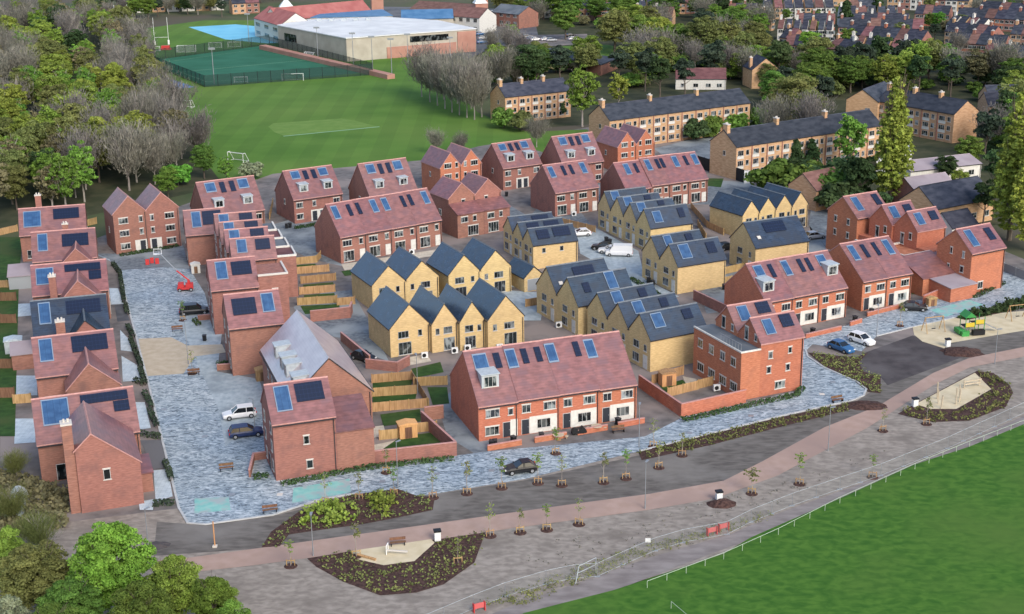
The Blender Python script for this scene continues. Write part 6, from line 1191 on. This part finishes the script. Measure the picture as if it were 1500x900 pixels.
sign_bin((641, 792), 'white litter bin with a black lid beside the near sandpit'); sign_bin((1053, 734), 'litter bin on a dark mound below the footpath'); sign_bin((1340, 596), 'litter bin at the left tip of the right sandpit'); sign_bin((1388, 508), 'litter bin at the corner of the playground')
def mound(px, r_, h, m, lb, name='soil_mound'):
    p = P(*px); b = MB(); n = 14; vs = [(0, 0, h)]; rg = random.Random(px[0])
    for k, (rr, hh) in enumerate(((.35, .85), (.7, .45), (1, -.05))):
        for i in range(n): a = 2 * math.pi * i / n; f = rg.uniform(.85, 1.15); vs.append((math.cos(a) * r_ * rr * f, math.sin(a) * r_ * rr * f * .7, hh * h * (f if k < 2 else 1)))
    fs = [(0, 1 + i, 1 + (i + 1) % n) for i in range(n)]
    for k in range(2):
        for i in range(n): fs.append((1 + k * n + i, 1 + (k + 1) * n + i, 1 + (k + 1) * n + (i + 1) % n, 1 + k * n + (i + 1) % n))
    b.add(vs, fs); o_ = build(b, name, m, None, (p.x, p.y, .04)); return tag(o_, lb, 'mound')
mound((1058, 739), 1.8, .6, 'mulch', 'dark soil mound under the litter bin below the footpath'); mound((1270, 595), 3.0, .5, 'mulch', 'dark heap where the street corner meets the footpath'); mound((1410, 517), 3.4, .7, 'mulch', 'dark heap between the playground and the footpath'); mound((230, 800), 1.6, .3, 'dark_soil', 'dark patch of spoil on the mud below the nearest house')
# young staked trees
st_m = MB()
for x in (-.55, .55): st_m.bar((x * .8, 0, -.2), (x * .8, 0, .8), .05, 6)
st_m.box(-.48, -.03, .62, .48, .03, .72); st_m.bar((0, .4, -.2), (0, .4, .8), .05, 6); stake_me = st_m.mesh('stakes', 'timber')
pit = MB(); pit.bar((0, 0, 0), (0, 0, .07), .75, 12, .6); pit_me = pit.mesh('mulch_ring', 'mulch')
yt = MB(); yt.bar((0, 0, -.1), (0, 0, 4.2), .05, 6, .02)
rg = random.Random(4)
for k in range(14): z0 = rg.uniform(1.6, 3.8); a = rg.uniform(0, 6.28); yt.bar((0, 0, z0), (math.cos(a) * .5, math.sin(a) * .5, z0 + .7), .018, 4, .008)
yt_me = yt.mesh('trunk', 'bark_pale'); ycs = [crown_broad('crown', 4.8, .8, 1.6, 70 + 50 * s, .14, 18, shell=.4, crad=.3) for s in range(3)]
YT = [(477, 738, 'by the teal crossing'), (526, 732, 'over the street-side mulch bed'), (577, 725, 'below the front street lamp'), (634, 730, 'at the right end of the street-side mulch bed'), (684, 724, 'on the soil below the alley mouth'), (735, 716, 'left of the parked estate car'), (718, 786, 'at the tip of the near sandpit bed'), (762, 781, 'on the footpath edge right of the near sandpit'), (426, 830, 'below the footpath left of the near sandpit'),
      (671, 826, 'inside the near sandpit bed'), (522, 816, 'at the left corner of the near sandpit'), (788, 709, 'just right of the parked estate car'), (823, 712, 'second right of the parked estate car'), (884, 708, 'midway along the strip of soil below the front terrace'), (917, 702, 'on the soil left of the centre lamp post'), (965, 686, 'on the soil right of the centre lamp post'), (999, 668, 'near the start of the street-edge hedge plants'),
      (801, 777, 'on the lower footpath edge, left of a taller one'), (848, 769, 'on the lower footpath edge, nearer the centre lamp'), (1101, 724, 'bushy one right of the dark mound'), (1171, 710, 'on the pale mud beyond the dark mound'), (1293, 632, 'below the footpath left of the right sandpit'), (1357, 622, 'at the lower rim of the right sandpit bed'), (268, 470, 'by the black car'), (282, 548, 'below the tan crossing'), (566, 693, 'in front of the walled corner lawn, on the street'), (814, 665, 'on the front street before the terrace'), (957, 655, 'on the front street at the alley'), (1318, 478, 'between street and dark soil'), (1278, 700, 'low one with red guard by the track')]
for i, (x, y_, lb) in enumerate(YT):
    p = P(x, y_); root = empty('young_tree', (p.x, p.y, .04), random.uniform(-.4, .4), 'young staked tree ' + lb, 'young tree', 'young staked trees')
    s = random.uniform(.75, 1.05)
    if 'bushy' in lb: s = .8
    link('mulch_ring', pit_me, root); link('stakes', stake_me, root); t1 = link('trunk', yt_me, root); t1.scale = (s, s, s)
    c = link('crown', ycs[i % 3] if 'bushy' not in lb else ycs[2], root); c.scale = (s, s, s) if 'bushy' not in lb else (1.5, 1.5, .8); c.material_slots[0].link = 'OBJECT'; c.material_slots[0].material = M['leaf_' + ('lime', 'olive', 'fresh')[i % 3]]
# site mesh fence
sf = [(560, 950), (694, 893), (740, 875), (800, 857), (843, 848), (875, 846), (914, 828), (960, 808), (1000, 796), (1065, 784), (1100, 766), (1160, 742), (1230, 718), (1290, 698), (1388, 658), (1500, 606)]
root = empty('site_mesh_fence', P(*sf[0]), 0, 'grey wire site fence along the bare ground beside the playing field', 'fence'); o = P(*sf[0])
pm = MB(); pm.bar((0, 0, -.1), (0, 0, 1.75), .025, 6).box(-.3, -.12, 0, .3, .12, .12); pme = pm.mesh('post', 'steel'); cnt = 0
for a, c in zip([P(*q) for q in sf], [P(*q) for q in sf][1:]):
    d = c - a; k = max(1, int(d.length / 3.4))
    for i in range(k):
        q0 = a + d * i / k - o; q1 = a + d * (i + 1) / k - o; dd = (q1 - q0).normalized(); n = Vector((-dd.y, dd.x, 0)) * .012; e = dd * .06
        b = MB(); b.add([q0 + e - n + Vector((0, 0, .1)), q1 - e - n + Vector((0, 0, .1)), q1 - e - n + Vector((0, 0, 1.7)), q0 + e - n + Vector((0, 0, 1.7))], [(0, 1, 2, 3)]); pn = build(b, 'mesh_panel', 'net_grey', root)
        b = MB(); b.bar(q0 + Vector((0, 0, 1.7)), q1 + Vector((0, 0, 1.7)), .018, 5).bar(q0 + Vector((0, 0, .12)), q1 + Vector((0, 0, .12)), .018, 5); build(b, 'frame', 'metal_pale', pn)
        if cnt < 95: link('post', pme, root, q0); cnt += 1
p = P(843, 856); t_ = empty('leaning_barrier', (p.x, p.y, .04), R(25), 'white barrier frame leaning at the wire site fence', 'barrier'); b = MB(); b.bar((0, 0, 0), (.4, 0, 2.0), .05).bar((.4, 0, 2.0), (3.0, 1.0, 1.9), .03).bar((.3, 0, 1.2), (3.0, 1.0, 1.1), .03).bar((3.0, 1, 0), (3.0, 1, 1.9), .03); build(b, 'frame', 'metal_pale', t_)
p = P(949, 806); b = MB(); b.box(-.3, -.02, .9, .3, .02, 1.4); o_ = build(b, 'site_notice', 'white_paint', None, (p.x, p.y, .05)); tag(o_, 'white blank notice board hung on the wire site fence', 'sign')
for px, lb in (((1036, 786), 'red plastic mesh barrier at the wire fence, left piece'), ((1053, 780), 'red plastic mesh barrier at the wire fence, right piece'), ((694, 898), 'red barrier at the bottom edge by the wire fence')):
    p = P(*px); t_ = empty('red_barrier', (p.x, p.y, .04), R(25), lb, 'barrier', 'red barriers by the wire fence'); b = MB(); b.box(0, -.03, .35, 1.2, .03, .95); build(b, 'panel', 'red_mesh', t_); b = MB(); b.box(-.04, -.2, 0, .04, .2, 1.0).box(1.18, -.2, 0, 1.26, .2, 1.0); build(b, 'feet', 'red_plastic', t_)
# white rail round the playing field
rf = [(948, 862), (1060, 820), (1140, 784), (1230, 738), (1340, 688), (1420, 655), (1500, 624), (1560, 600)]; q = [P(*a) for a in rf]
root = empty('rail_fence', q[0], 0, 'low white rail with short posts along the playing field edge', 'rail fence'); b = MB(); pp = []
for a, c in zip(q, q[1:]):
    b.bar(a - q[0] + Vector((0, 0, .85)), c - q[0] + Vector((0, 0, .85)), .03, 6); k = max(1, round((c - a).length / 2.9)); pp += [a + (c - a) * i / k - q[0] for i in range(k)]
build(b, 'rail', 'rail_paint', root); pb = MB(); pb.bar((0, 0, -.1), (0, 0, .85), .035, 6); pme = pb.mesh('post', 'rail_paint')
for p in pp: link('post', pme, root, p)
q = [P(983, 892), P(1010, 915)]; root = empty('rail_fence', q[0], 0, 'short end of white rail at the bottom edge of the playing field', 'rail fence'); b = MB(); b.bar((0, 0, .85), q[1] - q[0] + Vector((0, 0, .85)), .03, 6); build(b, 'rail', 'rail_paint', root); link('post', pme, root, (0, 0, 0)); link('post', pme, root, q[1] - q[0])
# ------------------------------------------------------------------ playground
p = P(1423, 488); t_ = empty('playground_climber', (p.x, p.y, .06), R(10), 'green and black climbing frame with a slide on the playground sand', 'climbing frame')
b = MB()
for x in (-1.6, 0, 1.6):
    for y in (-.9, .9): b.bar((x, y, 0), (x, y, 2.9), .07, 6)
build(b, 'frame', 'green_play', t_)
b = MB(); b.box(-1.6, -.9, 1.2, 0, .9, 1.3).box(.0, -.9, 1.6, 1.6, .9, 1.7); build(b, 'platform', 'black_metal', t_)
b = MB(); b.prism([(-1.8, -1.1, 2.9), (.1, -1.1, 2.9), (-.85, -1.1, 3.7)], (0, 2.2, 0)); build(b, 'roof', 'green_play', t_)
b = MB(); b.box(-1.6, -.94, 1.3, -.1, -.9, 2.0).box(.1, -.94, 1.7, 1.5, -.9, 2.4); build(b, 'panel', 'yellow_play', t_)
b = MB(); b.prism([(1.62, -.4, 1.6), (4.2, -.4, .3), (4.2, -.4, .42), (1.62, -.4, 1.75)], (0, .8, 0)); build(b, 'slide', 'steel', t_)
b = MB(); b.box(-2.6, -.9, .2, -1.65, .9, .9).box(-2.4, -1.6, 0, -1.2, -1.0, .8); build(b, 'climbing_block', 'green_play', t_)
b = MB(); b.box(-.6, -1.7, .1, 1.4, -1.0, .9); build(b, 'tunnel', 'black_metal', t_)
for px, lb in (((1367, 486), 'pale timber swing frame at the left of the playground'), ((1490, 468), 'pale timber swing frame at the right edge of the playground')):
    p = P(*px); t_ = empty('swing', (p.x, p.y, .06), R(15), lb, 'swing'); b = MB()
    for x in (-1.6, 1.6): b.bar((x, -.9, 0), (x, 0, 2.4), .07).bar((x, .9, 0), (x, 0, 2.4), .07)
    b.bar((-1.7, 0, 2.4), (1.7, 0, 2.4), .08); build(b, 'frame', 'timber', t_); b = MB(); b.bar((-.25, 0, .5), (-.25, 0, 2.4), .02, 4).bar((.25, 0, .5), (.25, 0, 2.4), .02, 4); build(b, 'chains', 'steel', t_); b = MB(); b.box(-.3, -.15, .45, .3, .15, .5); build(b, 'seat', 'black_metal', t_)
for px, n_, lb in (((1375, 598), 6, 'upright timber poles standing in the right sandpit'),):
    p = P(*px); t_ = empty('climbing_poles', (p.x, p.y, .07), R(25), lb, 'play equipment'); rg = random.Random(8)
    for i in range(n_): b = MB(); x = i * 1.0; y = rg.uniform(-.8, .8) + (i % 3) * .9; b.bar((x, y, -.1), (x + rg.uniform(-.2, .2), y, rg.uniform(1.8, 3.0)), .09, 7); build(b, 'pole', 'tan_paving', t_)
p = P(1424, 568); t_ = empty('timber_stile', (p.x, p.y, .07), R(20), 'low timber crossbars at the far end of the right sandpit', 'play equipment'); b = MB(); b.box(-1.5, -.08, .5, 1.5, .08, .65).box(-1.5, -.08, .95, 1.5, .08, 1.1); build(b, 'bars', 'tan_paving', t_); b = MB(); b.bar((-1.3, .15, 0), (-1.3, .15, 1.3), .09).bar((1.3, .15, 0), (1.3, .15, 1.3), .09); build(b, 'posts', 'tan_paving', t_)
p = P(566, 812); t_ = empty('balance_beam', (p.x, p.y, .07), R(-10), 'pale balance beams in the near sandpit', 'play equipment'); b = MB(); b.box(0, 0, .3, 2.4, .18, .45); build(b, 'beam', 'stone_sill', t_); b = MB(); b.bar((.1, -.3, 0), (.1, -.3, 1.1), .06).bar((.1, .4, 0), (.1, .4, 1.1), .06).bar((.1, -.35, 1.1), (.1, .45, 1.1), .06); build(b, 'hurdle', 'white_paint', t_)
p = P(524, 815); t_ = empty('timber_log', (p.x, p.y, .07), R(-30), 'timber log lying at the left of the near sandpit', 'log'); b = MB(); b.bar((0, 0, .15), (2.4, 0, .15), .15, 8); build(b, 'log', 'timber', t_)
# porches, table and motorbike by the front terrace
p = P(848, 637); t_ = empty('motorbike', (p.x, p.y, .06), R(15), 'dark covered motorbike before the front terrace', 'motorbike'); b = MB(); b.prism([(-1, -.3, .2), (1, -.3, .2), (.9, -.3, .7), (.5, -.3, 1.15), (.2, -.3, .9), (-.7, -.3, 1.0), (-1, -.3, .7)], (0, .6, 0)); build(b, 'body', 'black_metal', t_)
for x in (-.7, .75): w_ = link('wheel', _wh[0], t_, (x, 0, .32)); link('rim', _wh[1], w_)
for px, lb in (((818, 645), 'round tan garden table before the front terrace, left one'), ((874, 632), 'round tan garden table before the front terrace, right one')):
    p = P(*px); t_ = empty('garden_table', (p.x, p.y, .06), 0, lb, 'table'); b = MB(); b.bar((0, 0, .7), (0, 0, .76), .75, 16); build(b, 'tabletop', 'tan_paving', t_); b = MB(); b.bar((0, 0, 0), (0, 0, .698), .07, 8).bar((0, 0, 0), (0, 0, .05), .35, 10); build(b, 'leg', 'timber', t_)
    for s in (-1, 1): b = MB(); b.bar((s * 1.1, .2, .4), (s * 1.1, .2, .46), .25, 10).bar((s * 1.1, .2, 0), (s * 1.1, .2, .4), .05, 6); st = build(b, 'stool', 'tan_paving', None, (p.x + s * 1.1 * 0, p.y, .06)); tag(st, ('left' if s < 0 else 'right') + ' stool of the ' + lb.replace('round tan garden ', ''), 'stool', 'tan stools by the garden tables')

# wheelie bins and drain covers
wb = MB(); wb.prism([(-.26, -.3, .08), (.26, -.3, .08), (.3, -.36, .95), (-.3, -.36, .95)], (0, .6, 0)); wb.bar((-.28, .3, .1), (.28, .3, .1), .1, 8); wbm = wb.mesh('bin_body', 'black_metal'); wl = MB(); wl.prism([(-.32, -.4, .955), (.32, -.4, .955), (.32, -.4, 1.02), (-.32, -.4, 1.02)], (0, .76, 0)); wlm = wl.mesh('lid', 'gutter')
for px in ((720, 656), (725, 655), (752, 650), (793, 645), (905, 623), (1190, 490), (1252, 472), (1276, 461), (950, 415), (956, 419), (888, 355), (893, 358), (420, 335), (425, 334), (742, 288), (300, 500), (1330, 436), (1060, 425)):
    p = P(*px); t_ = empty('wheelie_bin', (p.x, p.y, .06), R(random.uniform(-10, 40)), 'black wheelie bin standing by a house front', 'bin', 'black wheelie bins by the house fronts'); link('bin_body', wbm, t_); link('lid', wlm, t_)
dc = MB(); dc.box(-.35, -.35, 0, .35, .35, .03); dcm = dc.mesh('drain_cover', 'steel'); dcl = dc.mesh('drain_cover', 'stone_sill')
for i, px in enumerate(((410, 725), (1204, 578), (1143, 453), (1462, 451), (300, 640), (240, 600), (340, 725), (560, 706), (640, 695), (720, 690), (1010, 635), (1100, 610), (215, 470), (235, 430), (1220, 560), (1230, 500))):
    p = P(*px); lt = i in (0, 1, 2, 3); o_ = link('drain_cover', dcl if lt else dcm, None, (p.x, p.y, .046)); tag(o_, 'pale square cover set in the street paving' if lt else 'dark square drain cover set in the street paving', 'drain cover', 'pale drain covers' if lt else 'dark drain covers')
